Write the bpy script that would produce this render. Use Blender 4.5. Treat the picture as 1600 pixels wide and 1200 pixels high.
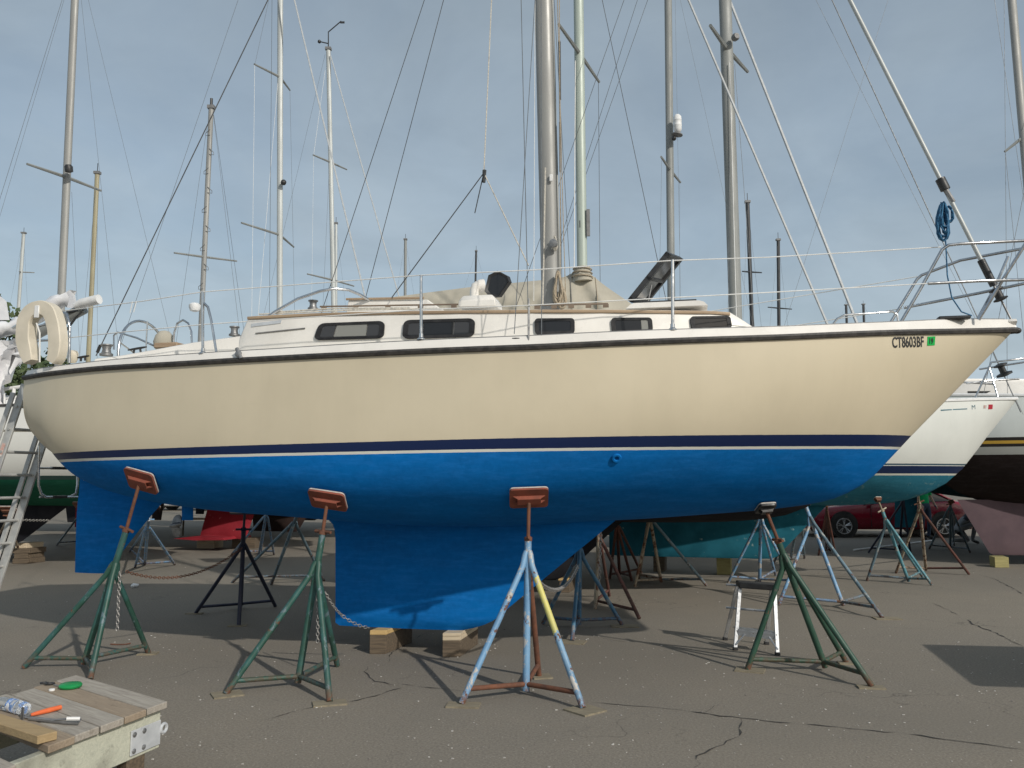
import bpy, bmesh, math, random
import numpy as np
from mathutils import Vector, Matrix
from mathutils.bvhtree import BVHTree
R = math.radians
random.seed(7)
for o in list(bpy.data.objects): bpy.data.objects.remove(o)
scene = bpy.context.scene
COL = scene.collection
# ------------------------------------------------------------------ camera, sky, sun, exposure
CAM_H, FPX, HORIZON = 1.65, 1300.0, 745.0          # eye height (m), focal length and horizon row for a 1600 x 1200 frame
PITCH = math.atan((HORIZON - 600) / FPX)
cam = bpy.data.cameras.new('camera'); camo = bpy.data.objects.new('camera', cam); COL.objects.link(camo)
cam.sensor_width = 36; cam.lens = 36 * FPX / 1600; cam.clip_start = 0.05; cam.clip_end = 5000
camo.location = (0, 0, CAM_H); camo.rotation_euler = (R(90) + PITCH, 0, 0)
scene.camera = camo
SUN_TO = Vector((1.06, -1.35, 1.07)).normalized()   # towards the sun: behind the camera's right shoulder
world = bpy.data.worlds.new('World'); scene.world = world; world.use_nodes = True
nt = world.node_tree; nt.nodes.clear()
def wn(t, **k):
    n = nt.nodes.new(t)
    for a, b in k.items(): setattr(n, a, b)
    return n
sky = wn('ShaderNodeTexSky', sky_type='NISHITA', sun_disc=False)
sky.sun_elevation = math.asin(SUN_TO.z); sky.sun_rotation = math.atan2(SUN_TO.x, SUN_TO.y)
sky.air_density = 1.3; sky.dust_density = 3.0; sky.ozone_density = 1.5
tc = wn('ShaderNodeTexCoord'); sep = wn('ShaderNodeSeparateXYZ'); nt.links.new(tc.outputs['Generated'], sep.inputs[0])
zc = wn('ShaderNodeMath', operation='MAXIMUM'); nt.links.new(sep.outputs['Z'], zc.inputs[0]); zc.inputs[1].default_value = 0.0
za = wn('ShaderNodeMath', operation='ADD'); nt.links.new(zc.outputs[0], za.inputs[0]); za.inputs[1].default_value = 0.22
dx = wn('ShaderNodeMath', operation='DIVIDE'); nt.links.new(sep.outputs['X'], dx.inputs[0]); nt.links.new(za.outputs[0], dx.inputs[1])
dy = wn('ShaderNodeMath', operation='DIVIDE'); nt.links.new(sep.outputs['Y'], dy.inputs[0]); nt.links.new(za.outputs[0], dy.inputs[1])
cmb = wn('ShaderNodeCombineXYZ'); nt.links.new(dx.outputs[0], cmb.inputs[0]); nt.links.new(dy.outputs[0], cmb.inputs[1])
n1 = wn('ShaderNodeTexNoise'); n1.inputs['Scale'].default_value = 1.1; n1.inputs['Detail'].default_value = 7; n1.inputs['Roughness'].default_value = 0.55; n1.inputs['Distortion'].default_value = 0.6
nt.links.new(cmb.outputs[0], n1.inputs['Vector'])
mr = wn('ShaderNodeMapRange'); nt.links.new(n1.outputs['Fac'], mr.inputs[0])
mr.inputs[1].default_value = 0.32; mr.inputs[2].default_value = 0.68; mr.inputs[3].default_value = 0.45; mr.inputs[4].default_value = 0.90
mixw = wn('ShaderNodeMix', data_type='RGBA'); nt.links.new(mr.outputs[0], mixw.inputs[0])
nt.links.new(sky.outputs[0], mixw.inputs[6])
hz = wn('ShaderNodeMapRange'); nt.links.new(zc.outputs[0], hz.inputs[0]); hz.inputs[1].default_value = 0.0; hz.inputs[2].default_value = 0.55
veil = wn('ShaderNodeMix', data_type='RGBA'); nt.links.new(hz.outputs[0], veil.inputs[0])     # thin high cloud veil, paler towards the horizon
veil.inputs[6].default_value = (4.7, 5.65, 6.45, 1); veil.inputs[7].default_value = (2.95, 3.55, 4.0, 1)
n2 = wn('ShaderNodeTexNoise'); n2.inputs['Scale'].default_value = 2.3; n2.inputs['Detail'].default_value = 8; n2.inputs['Roughness'].default_value = 0.58; n2.inputs['Distortion'].default_value = 0.35
nt.links.new(cmb.outputs[0], n2.inputs['Vector'])
m2 = wn('ShaderNodeMapRange'); nt.links.new(n2.outputs['Fac'], m2.inputs[0]); m2.inputs[1].default_value = .33; m2.inputs[2].default_value = .67; m2.inputs[3].default_value = .90; m2.inputs[4].default_value = 1.11
vs_ = wn('ShaderNodeVectorMath', operation='SCALE'); nt.links.new(veil.outputs[2], vs_.inputs[0]); nt.links.new(m2.outputs[0], vs_.inputs['Scale'])
nt.links.new(vs_.outputs[0], mixw.inputs[7])
bg = wn('ShaderNodeBackground'); bg.inputs['Strength'].default_value = 0.112
nt.links.new(mixw.outputs[2], bg.inputs[0])
wo = wn('ShaderNodeOutputWorld'); nt.links.new(bg.outputs[0], wo.inputs[0])
sl = bpy.data.lights.new('sun', 'SUN'); sl.energy = 2.8; sl.angle = R(0.9); sl.color = (1.0, 0.95, 0.87)
so = bpy.data.objects.new('sun', sl); COL.objects.link(so); so.location = SUN_TO * 60
so.rotation_euler = (-SUN_TO).to_track_quat('-Z', 'Y').to_euler()
scene.view_settings.view_transform = 'Standard'; scene.view_settings.look = 'None'
scene.view_settings.exposure = 0.0; scene.view_settings.gamma = 1.0
scene.render.engine = 'CYCLES'
# ------------------------------------------------------------------ measuring helpers
CP, SP = math.cos(PITCH), math.sin(PITCH)
FRAME = Matrix.Identity(4); FINV = Matrix.Identity(4); FYAW = 0.0; CO = Vector((0, 0, CAM_H))
def set_frame(yaw=0.0, pivot=(0,0), at=(0,0)):
    "work in the axes of something that stands turned by yaw: its local pivot lies at the ground point 'at'"
    global FRAME, FINV, FYAW, CO
    FRAME = Matrix.Translation((at[0], at[1], 0)) @ Matrix.Rotation(yaw, 4, 'Z') @ Matrix.Translation((-pivot[0], -pivot[1], 0))
    FINV = FRAME.inverted(); FYAW = yaw; CO = FINV @ Vector((0, 0, CAM_H))
def ray(px, py):
    u = (px - 800) / FPX; v = (600 - py) / FPX
    return FINV.to_3x3() @ Vector((u, CP - v * SP, SP + v * CP))
def W(px, py, Y):
    "point at depth Y that the photograph shows at px, py"
    d = ray(px, py); return CO + d * ((Y - CO.y) / d.y)
def G(px, py, z=0.0):
    d = ray(px, py); return CO + d * ((z - CAM_H) / d.z)
def P(p):
    p = FRAME @ Vector(p)
    x, y, z = p[0], p[1], p[2] - CAM_H
    f = y * CP + z * SP; u = -y * SP + z * CP
    return 800 + FPX * x / f, 600 - FPX * u / f
def interp(xs, ys):
    "smooth monotone (PCHIP) interpolation"
    xs = np.array(xs, float); ys = np.array(ys, float)
    h = np.diff(xs); dl = np.diff(ys) / h; m = np.zeros(len(xs))
    m[0] = dl[0]; m[-1] = dl[-1]
    for i in range(1, len(xs) - 1):
        if dl[i-1] * dl[i] > 0:
            w1 = 2*h[i] + h[i-1]; w2 = h[i] + 2*h[i-1]
            m[i] = (w1 + w2) / (w1/dl[i-1] + w2/dl[i])
    def f(x):
        x = min(max(x, xs[0]), xs[-1]); i = min(int(np.searchsorted(xs, x, 'right')) - 1, len(h) - 1)
        t = (x - xs[i]) / h[i]; t2, t3 = t*t, t*t*t
        return float((2*t3-3*t2+1)*ys[i] + (t3-2*t2+t)*h[i]*m[i] + (-2*t3+3*t2)*ys[i+1] + (t3-t2)*h[i]*m[i+1])
    return f
# ------------------------------------------------------------------ mesh helpers
def top_of(o):
    while o.parent: o = o.parent
    return o
class MB:
    def __init__(s): s.v = []; s.f = []
    def add(s, vs, fs):
        b = len(s.v); s.v += [Vector(p) for p in vs]; s.f += [tuple(i + b for i in f) for f in fs]; return s
    def rings(s, rings, closed=True, caps=True):
        b = len(s.v); n = len(rings[0])
        for r in rings: s.v += [Vector(p) for p in r]
        m = n if closed else n - 1
        for i in range(len(rings) - 1):
            for j in range(m):
                k = (j + 1) % n
                s.f.append((b + i*n + j, b + i*n + k, b + (i+1)*n + k, b + (i+1)*n + j))
        if caps and closed:
            s.f.append(tuple(b + j for j in range(n))[::-1]); s.f.append(tuple(b + (len(rings)-1)*n + j for j in range(n)))
        return s
    def tube(s, pts, r, seg=8, caps=True, sx=1.0):
        pts = [Vector(p) for p in pts]; rr = r if isinstance(r, (list, tuple)) else [r] * len(pts)
        t0 = (pts[1] - pts[0]).normalized(); up = Vector((0, 0, 1)) if abs(t0.z) < .9 else Vector((1, 0, 0))
        nrm = t0.cross(up).normalized(); rings = []
        for i, p in enumerate(pts):
            if i == 0: t = t0
            elif i == len(pts) - 1: t = (pts[i] - pts[i-1]).normalized()
            else: t = ((pts[i+1] - p).normalized() + (p - pts[i-1]).normalized()).normalized()
            nrm = (nrm - t * nrm.dot(t)).normalized(); bn = t.cross(nrm)
            rings.append([p + (nrm * math.cos(a) * sx + bn * math.sin(a)) * rr[i] for a in (2*math.pi*k/seg for k in range(seg))])
        return s.rings(rings, True, caps)
    def par(s, o, a, b, c):
        o, a, b, c = map(Vector, (o, a, b, c))
        vs = [o, o+a, o+a+b, o+b, o+c, o+a+c, o+a+b+c, o+b+c]
        return s.add(vs, [(3,2,1,0), (4,5,6,7), (0,1,5,4), (1,2,6,5), (2,3,7,6), (3,0,4,7)])
    def box(s, c, sz, rot=None):
        c = Vector(c); m = rot if rot else Matrix.Identity(3)
        a, b, d = m @ Vector((sz[0],0,0)), m @ Vector((0,sz[1],0)), m @ Vector((0,0,sz[2]))
        return s.par(c - (a+b+d)/2, a, b, d)
    def prism(s, poly, ext):
        ext = Vector(ext); n = len(poly); vs = [Vector(p) for p in poly]
        vs += [p + ext for p in vs]
        return s.add(vs, [tuple(range(n))[::-1], tuple(range(n, 2*n))] + [(i, (i+1) % n, n + (i+1) % n, n + i) for i in range(n)])
    def lathe(s, o, d, prof, seg=16):
        o = Vector(o); d = Vector(d).normalized(); a = d.orthogonal().normalized(); b = d.cross(a)
        rings = [[o + d*h + (a*math.cos(2*math.pi*k/seg) + b*math.sin(2*math.pi*k/seg))*max(r, 1e-4) for k in range(seg)] for r, h in prof]
        return s.rings(rings, True, True)
    def torus(s, o, d, R1, r, seg=16, sec=6, a0=0, a1=360, ax=None, stretch=1.0):
        o = Vector(o); d = Vector(d).normalized(); a = Vector(ax).normalized() if ax else d.orthogonal().normalized(); b = d.cross(a)
        full = abs(a1 - a0) >= 360; rings = []
        for k in range(seg if full else seg + 1):
            t = R(a0) + R(a1 - a0) * k / seg; c = a*math.cos(t)*stretch + b*math.sin(t)
            rad = (a*math.cos(t) + b*math.sin(t))
            rings.append([o + c*R1 + (rad*math.cos(q) + d*math.sin(q))*r for q in (2*math.pi*j/sec for j in range(sec))])
        if full: rings.append(rings[0])
        return s.rings(rings, True, not full)
    def sphere(s, o, r, seg=12, rg=8, sc=(1,1,1)):
        o = Vector(o)
        rings = []
        for i in range(rg + 1):
            t = math.pi * i / rg
            rings.append([o + Vector((math.sin(t)*math.cos(q)*r*sc[0], math.sin(t)*math.sin(q)*r*sc[1], math.cos(t)*r*sc[2])) for q in (2*math.pi*j/seg for j in range(seg))])
        return s.rings(rings, True, False)
    def build(s, name, mat, parent=None, smooth=40, bevel=0, local=False, weld=True):
        vs = s.v
        org = None
        if not local and FYAW: vs = [FRAME @ p for p in vs]
        if parent is not None:
            if not local:
                t = top_of(parent)
                M = (Matrix.Translation(t.location) @ t.rotation_euler.to_matrix().to_4x4()).inverted()
                vs = [M @ p for p in vs]
        else:
            xs = [p.x for p in vs]; ys = [p.y for p in vs]; zs = [p.z for p in vs]
            org = Vector(((min(xs)+max(xs))/2, (min(ys)+max(ys))/2, min(zs))); vs = [p - org for p in vs]
        me = bpy.data.meshes.new(name); me.from_pydata([tuple(p) for p in vs], [], s.f)
        bm = bmesh.new(); bm.from_mesh(me)
        if weld: bmesh.ops.remove_doubles(bm, verts=bm.verts, dist=1e-5)
        bmesh.ops.recalc_face_normals(bm, faces=bm.faces)
        if bevel: bmesh.ops.bevel(bm, geom=list(bm.edges), offset=bevel, segments=1, affect='EDGES', clamp_overlap=True)
        bm.to_mesh(me); bm.free()
        if smooth:
            me.shade_smooth(); me.set_sharp_from_angle(angle=R(smooth))
        ob = bpy.data.objects.new(name, me); COL.objects.link(ob)
        for m in (mat if isinstance(mat, (list, tuple)) else [mat]): me.materials.append(m)
        if parent is not None: ob.parent = parent
        else: ob.location = org
        return ob
def tag(o, label, cat, group=None):
    o['label'] = label; o['category'] = cat
    if group: o['group'] = group
    return o
def world_bvh(o):
    t = top_of(o); Mx = Matrix.Translation(t.location) @ t.rotation_euler.to_matrix().to_4x4()
    return BVHTree.FromPolygons([tuple(Mx @ v.co) for v in o.data.vertices], [tuple(p.vertices) for p in o.data.polygons])
def kind(o, k): o['kind'] = k; return o
def thing(name, label, cat, loc=(0,0,0), rz=0, group=None):
    o = bpy.data.objects.new(name, None); COL.objects.link(o); o.empty_display_size = .2
    o.location = FRAME @ Vector(loc); o.rotation_euler = (0, 0, rz + FYAW); return tag(o, label, cat, group)
def copy_tree(o, parent=None):
    c = o.copy(); COL.objects.link(c); c.parent = parent
    for ch in list(o.children): copy_tree(ch, c)
    return c
def text_part(name, body, origin, xdir, updir, size, mat, parent, sx=1.0, off=0.0, bvh=None, width=None, lift=.002):
    cu = bpy.data.curves.new('lettering', 'FONT'); cu.body = body; cu.size = 1.0; cu.offset = off; cu.extrude = 0.002; cu.space_character = 1.02
    t = bpy.data.objects.new('lettering', cu); COL.objects.link(t)
    bpy.context.view_layer.update()
    me = bpy.data.meshes.new_from_object(t.evaluated_get(bpy.context.evaluated_depsgraph_get()))
    bpy.data.objects.remove(t)
    xd = Vector(xdir).normalized(); ud = Vector(updir); ud = (ud - xd*ud.dot(xd)).normalized(); nd = xd.cross(ud)
    b = MB(); b.v = [Vector(origin) + xd*(v.co.x*size*sx) + ud*(v.co.y*size) + nd*(v.co.z*size) for v in me.vertices]
    if width:
        f_ = width / max((p - Vector(origin)).dot(xd) for p in b.v); b.v = [p + xd*((p - Vector(origin)).dot(xd)*(f_-1)) for p in b.v]
    if bvh:                                   # lay every point of the lettering on the curved surface
        for i, p in enumerate(b.v):
            q, nn_, _, _ = bvh.find_nearest(p)
            if nn_.dot(p - CO) > 0: nn_ = -nn_
            b.v[i] = q + nn_*(lift + (.001 if me.vertices[i].co.z > 0 else 0))
    b.f = [tuple(p.vertices) for p in me.polygons]; bpy.data.meshes.remove(me)
    return b.build(name, mat, parent, smooth=0)
# ------------------------------------------------------------------ materials
def newmat(name):
    m = bpy.data.materials.new(name); m.use_nodes = True
    return m, m.node_tree, m.node_tree.nodes['Principled BSDF']
def lk(t, a, b): t.links.new(a, b)
def coords(t, world=False):
    if world: return t.nodes.new('ShaderNodeNewGeometry').outputs['Position']
    return t.nodes.new('ShaderNodeTexCoord').outputs['Object']
def noise(t, vec, scale, detail=4, rough=.55, dist=0):
    n = t.nodes.new('ShaderNodeTexNoise'); n.inputs['Scale'].default_value = scale; n.inputs['Detail'].default_value = detail
    n.inputs['Roughness'].default_value = rough; n.inputs['Distortion'].default_value = dist; lk(t, vec, n.inputs['Vector']); return n.outputs['Fac']
def rng(t, v, a, b, c=0., d=1.):
    n = t.nodes.new('ShaderNodeMapRange'); lk(t, v, n.inputs[0])
    for i, x in enumerate((a, b, c, d)): n.inputs[i+1].default_value = x
    return n.outputs[0]
def mixc(t, f, a, b):
    n = t.nodes.new('ShaderNodeMix'); n.data_type = 'RGBA'
    for i, x in ((0, f), (6, a), (7, b)):
        if isinstance(x, (int, float)): n.inputs[i].default_value = x
        elif isinstance(x, (tuple, list)): n.inputs[i].default_value = (*x[:3], 1)
        else: lk(t, x, n.inputs[i])
    return n.outputs[2]
def mth(t, op, a, b=None):
    n = t.nodes.new('ShaderNodeMath'); n.operation = op
    for i, x in ((0, a), (1, b)):
        if x is None: continue
        if isinstance(x, (int, float)): n.inputs[i].default_value = x
        else: lk(t, x, n.inputs[i])
    return n.outputs[0]
def bump(t, b, h, strength=.3, dist=.01):
    n = t.nodes.new('ShaderNodeBump'); n.inputs['Strength'].default_value = strength; n.inputs['Distance'].default_value = dist
    lk(t, h, n.inputs['Height']); lk(t, n.outputs[0], b.inputs['Normal'])
def stretch(t, vec, s):
    n = t.nodes.new('ShaderNodeMapping'); n.inputs['Scale'].default_value = s; lk(t, vec, n.inputs['Vector']); return n.outputs[0]
def pm(name, c1, c2=None, scale=6, rough=.5, metal=0., spec=.5, bmp=0., bscale=60, lo=.4, hi=.62, world=False, st=None, c3=None, s3=30, t3=.62):
    "painted / worn surface: two colours blended by noise, an optional third in small chips"
    m, t, b = newmat(name); v = coords(t, world)
    if st: v = stretch(t, v, st)
    c2 = c2 or tuple(x * .82 for x in c1)
    col = mixc(t, rng(t, noise(t, v, scale), lo, hi), c1, c2)
    if c3: col = mixc(t, rng(t, noise(t, v, s3, 5, .6), t3, t3 + .05), col, c3)
    lk(t, col, b.inputs['Base Color']); b.inputs['Metallic'].default_value = metal; b.inputs['Specular IOR Level'].default_value = spec
    lk(t, rng(t, noise(t, v, scale*3), .3, .7, max(rough-.1, .02), min(rough+.12, 1)), b.inputs['Roughness'])
    if bmp: bump(t, b, noise(t, v, bscale, 4), bmp, .004)
    return m
M = {}
M['gel'] = pm('white gelcoat', (.80,.77,.72), (.74,.71,.66), 3, .3)
M['nonskid'] = pm('cream deck paint', (.72,.68,.58), (.66,.62,.53), 8, .6)
M['rub'] = pm('black rubber rail', (.03,.028,.027), (.06,.055,.05), 20, .55)
M['stain'] = pm('stainless steel', (.62,.63,.64), (.5,.51,.52), 9, .22, 1)
M['wire'] = pm('stay wire', (.17,.185,.195), (.13,.14,.15), 9, .5, .2)
M['darkwire'] = pm('dark stay wire', (.06,.065,.07), (.1,.1,.1), 9, .5, .3)
M['white_line'] = pm('white coated line', (.78,.78,.76), (.68,.68,.66), 9, .45)
M['alu'] = pm('anodised mast', (.325,.325,.308), (.28,.28,.268), 2.5, .5, .15, st=(1,1,.25))
M['alu_green'] = pm('greenish painted mast', (.42,.475,.42), (.37,.425,.38), 2.5, .45, .1, st=(1,1,.25))
M['alu_grey'] = pm('weathered grey mast', (.265,.275,.265), (.22,.23,.22), 3, .55, .1, st=(1,1,.25))
M['alu_white'] = pm('pale aluminium mast', (.50,.525,.515), (.43,.45,.44), 3, .45, .1, st=(1,1,.25))
M['wood_mast'] = pm('varnished spruce mast', (.36,.325,.21), (.3,.265,.17), 4, .5, st=(1,1,.2))
M['black_mast'] = pm('black mast', (.02,.022,.026), (.035,.037,.04), 4, .45)
M['teak'] = pm('teak trim', (.40,.295,.195), (.31,.22,.145), 6, .65, st=(.3,3,3))
M['teak_d'] = pm('weathered dark teak', (.22,.165,.12), (.15,.11,.08), 6, .75, st=(.3,3,3))
M['win_frame'] = pm('dark window frame', (.018,.018,.02), (.03,.03,.032), 15, .65, spec=.3)
M['black'] = pm('black plastic', (.02,.02,.021), (.035,.035,.035), 12, .45)
M['grey_pl'] = pm('grey plastic', (.2,.2,.2), (.15,.15,.15), 12, .5)
M['buoy'] = pm('cream vinyl', (.66,.60,.49), (.58,.53,.43), 5, .55, bmp=.1, bscale=30)
M['cover'] = pm('beige canvas', (.42,.39,.32), (.36,.335,.275), 2.5, .9, bmp=.3, bscale=6)
M['rope'] = pm('white rope', (.62,.58,.5), (.42,.4,.36), 60, .9)
M['brown_rope'] = pm('tan rope', (.42,.35,.26), (.3,.25,.18), 60, .9)
M['blue_rope'] = pm('blue rope', (.05,.19,.34), (.02,.08,.17), 50, .85)
M['dark_rope'] = pm('dark rope', (.04,.045,.05), (.08,.08,.08), 60, .9)
M['red_in'] = pm('red enamel', (.5,.05,.03), (.42,.04,.03), 10, .5)
M['green_tag'] = pm('green sticker', (.0,.45,.08), (.0,.4,.07), 10, .4)
M['red_tag'] = pm('red sticker', (.5,.03,.05), (.42,.03,.05), 10, .4)
M['navy_p'] = pm('navy paint', (.012,.016,.04), (.02,.024,.05), 6, .5, bmp=.1)
def worn_paint(name, c1, c2, chip, rust=.5, t1=.58, zband=None):
    "old stand paint: patchy coats, chips down to an earlier coat and rust spots"
    m, t, b = newmat(name); v = coords(t)
    col = mixc(t, rng(t, noise(t, v, 5, 4), .42, .58), c1, c2)
    if zband:                                   # a brushed-over stretch of another colour
        sp = t.nodes.new('ShaderNodeSeparateXYZ'); lk(t, v, sp.inputs[0]); zn = mth(t, 'ADD', sp.outputs['Z'], rng(t, noise(t, v, 18, 4), .3, .7, -.05, .05))
        col = mixc(t, mth(t, 'MULTIPLY', mth(t, 'GREATER_THAN', zn, zband[0]), mth(t, 'LESS_THAN', zn, zband[1])), col, zband[2])
    grime = noise(t, v, 2.2, 5, .7); col = mixc(t, rng(t, grime, .45, .75, 0, .5), col, tuple(x*.45 + .02 for x in c1))
    ch = noise(t, stretch(t, v, (1,1,.6)), 15, 6, .68); col = mixc(t, rng(t, ch, t1, t1+.03), col, chip)
    ru = noise(t, stretch(t, v, (1,1,.7)), 9, 6, .7); rf = rng(t, ru, .66 - .1*rust, .70 - .1*rust)
    sz_ = t.nodes.new('ShaderNodeSeparateXYZ'); lk(t, v, sz_.inputs[0])          # feet rust first
    ft_ = mth(t, 'MULTIPLY', rng(t, sz_.outputs['Z'], .03, .16, 1, 0), rng(t, noise(t, v, 22, 5, .7), .40, .55)); rf = mth(t, 'MAXIMUM', rf, ft_)
    col = mixc(t, rf, col, (.13,.06,.035))
    lk(t, col, b.inputs['Base Color']); lk(t, rng(t, rf, 0, 1, .5, .9), b.inputs['Roughness']); bump(t, b, mth(t, 'ADD', ch, ru), .35, .004); return m
M['green_p'] = worn_paint('chipped green paint', (.02,.07,.05), (.03,.105,.095), (.10,.15,.17), .2)
M['green_d'] = worn_paint('dark green paint', (.016,.058,.036), (.026,.08,.05), (.10,.10,.09), .3, .62)
M['blue_l'] = worn_paint('light blue chipped paint', (.18,.34,.52), (.13,.27,.44), (.45,.43,.40), .8, .55)
M['blue_m'] = worn_paint('mid blue paint', (.045,.13,.23), (.07,.18,.28), (.2,.23,.25), .5)
M['blue_g'] = worn_paint('blue grey paint', (.15,.225,.27), (.10,.165,.205), (.32,.33,.31), .7)
M['pale_p'] = worn_paint('pale worn paint', (.38,.33,.25), (.28,.235,.17), (.2,.13,.09), 1.3)
M['teal_p'] = worn_paint('teal paint', (.07,.22,.27), (.10,.28,.33), (.36,.38,.36), .7)
M['yellow_l'] = worn_paint('blue paint with yellow patches', (.2,.34,.48), (.15,.28,.42), (.45,.43,.40), .9, .56, (.48,.86,(.62,.56,.16)))
M['foil'] = pm('grey white furled stay', (.50,.52,.53), (.42,.44,.45), 9, .45)
M['rust'] = pm('rust', (.17,.068,.036), (.11,.05,.032), 14, .85, bmp=.3, bscale=90)
M['rust_r'] = pm('red brown rusty paint', (.12,.045,.035), (.075,.04,.03), 10, .8, bmp=.25, c3=(.24,.16,.12), s3=20, t3=.64)
M['pad_o'] = pm('red oxide pad', (.25,.068,.04), (.18,.055,.035), 9, .75, bmp=.15)
M['pad_edge'] = pm('carpet edge', (.5,.47,.42), (.38,.36,.33), 40, .95)
M['galv'] = pm('galvanised chain', (.42,.41,.39), (.3,.29,.28), 40, .5, .6)
M['ply'] = pm('weathered plywood', (.25,.215,.15), (.18,.155,.11), 8, .9, bmp=.2, st=(1,6,1))
M['lumber_y'] = pm('fresh pine lumber', (.56,.39,.17), (.46,.31,.13), 8, .75, st=(.5,6,6), bmp=.15)
M['lumber_b'] = pm('dark old timber', (.14,.105,.07), (.085,.065,.045), 9, .9, st=(.5,6,6), bmp=.3)
M['lumber_p'] = pm('pale pine lumber', (.58,.48,.34), (.46,.38,.27), 9, .85, st=(.5,6,6), bmp=.2)
M['lumber_g'] = pm('green treated lumber', (.34,.30,.13), (.27,.24,.1), 9, .85, st=(.5,6,6), bmp=.2)
M['alu_bright'] = pm('bright aluminium', (.60,.61,.62), (.5,.51,.52), 12, .35, .75)
M['alu_lad'] = pm('dull aluminium', (.46,.46,.44), (.38,.38,.37), 12, .45, .25)
M['white_p'] = pm('white paint', (.78,.78,.77), (.7,.7,.69), 8, .5)
M['tape'] = pm('silver sticker', (.6,.6,.58), (.5,.3,.25), 30, .5)
M['shrink'] = pm('white shrink wrap', (.74,.74,.75), (.66,.66,.68), 5, .35, bmp=.6, bscale=9)
M['steel_g'] = pm('galvanised plate', (.62,.64,.66), (.52,.54,.56), 14, .45, .3)
M['steel_d'] = pm('dull bolt steel', (.3,.3,.3), (.2,.2,.2), 20, .45, .7)
def glassy(name, col, rough=.06, tr=0.0):
    m, t, b = newmat(name); b.inputs['Base Color'].default_value = (*col, 1); b.inputs['Roughness'].default_value = rough
    b.inputs['Transmission Weight'].default_value = tr; b.inputs['IOR'].default_value = 1.45
    return m
M['glass'] = glassy('smoked glass', (.02,.021,.023), .05)
M['glass_l'] = glassy('pale see through glass', (.24,.24,.22), .08)  # pale base colour stands for the brightness seen through the window
M['glass_m'] = glassy('mid grey glass', (.05,.05,.052), .06)
M['clear'] = glassy('clear plastic', (.93,.95,.96), .06, .9)
def wood_deck(name, c1, c2, dark):
    m, t, b = newmat(name); v = coords(t)
    g = noise(t, stretch(t, v, (2.2, 26, 26)), 2.2, 6, .62, 1.1); k = noise(t, v, 2.2, 3)
    col = mixc(t, rng(t, g, .35, .68), c1, c2); col = mixc(t, rng(t, k, .58, .72, 0, .5), col, dark)
    blot = noise(t, stretch(t, v, (1, 2.5, 2.5)), 3.5, 6, .7); col = mixc(t, rng(t, blot, .60, .72, 0, .65), col, tuple(x*.6 for x in dark))
    lk(t, col, b.inputs['Base Color']); b.inputs['Roughness'].default_value = .9; bump(t, b, g, .6, .006); return m
M['plank'] = wood_deck('weathered plank', (.40,.365,.31), (.27,.24,.205), (.16,.12,.085))
M['plank_b'] = wood_deck('brown plank', (.34,.27,.195), (.25,.195,.14), (.15,.105,.07))
M['beam'] = wood_deck('pale treated beam', (.52,.52,.42), (.41,.42,.34), (.12,.11,.09))
M['board'] = wood_deck('tan two by four', (.40,.29,.155), (.33,.235,.125), (.24,.17,.09))
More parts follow.
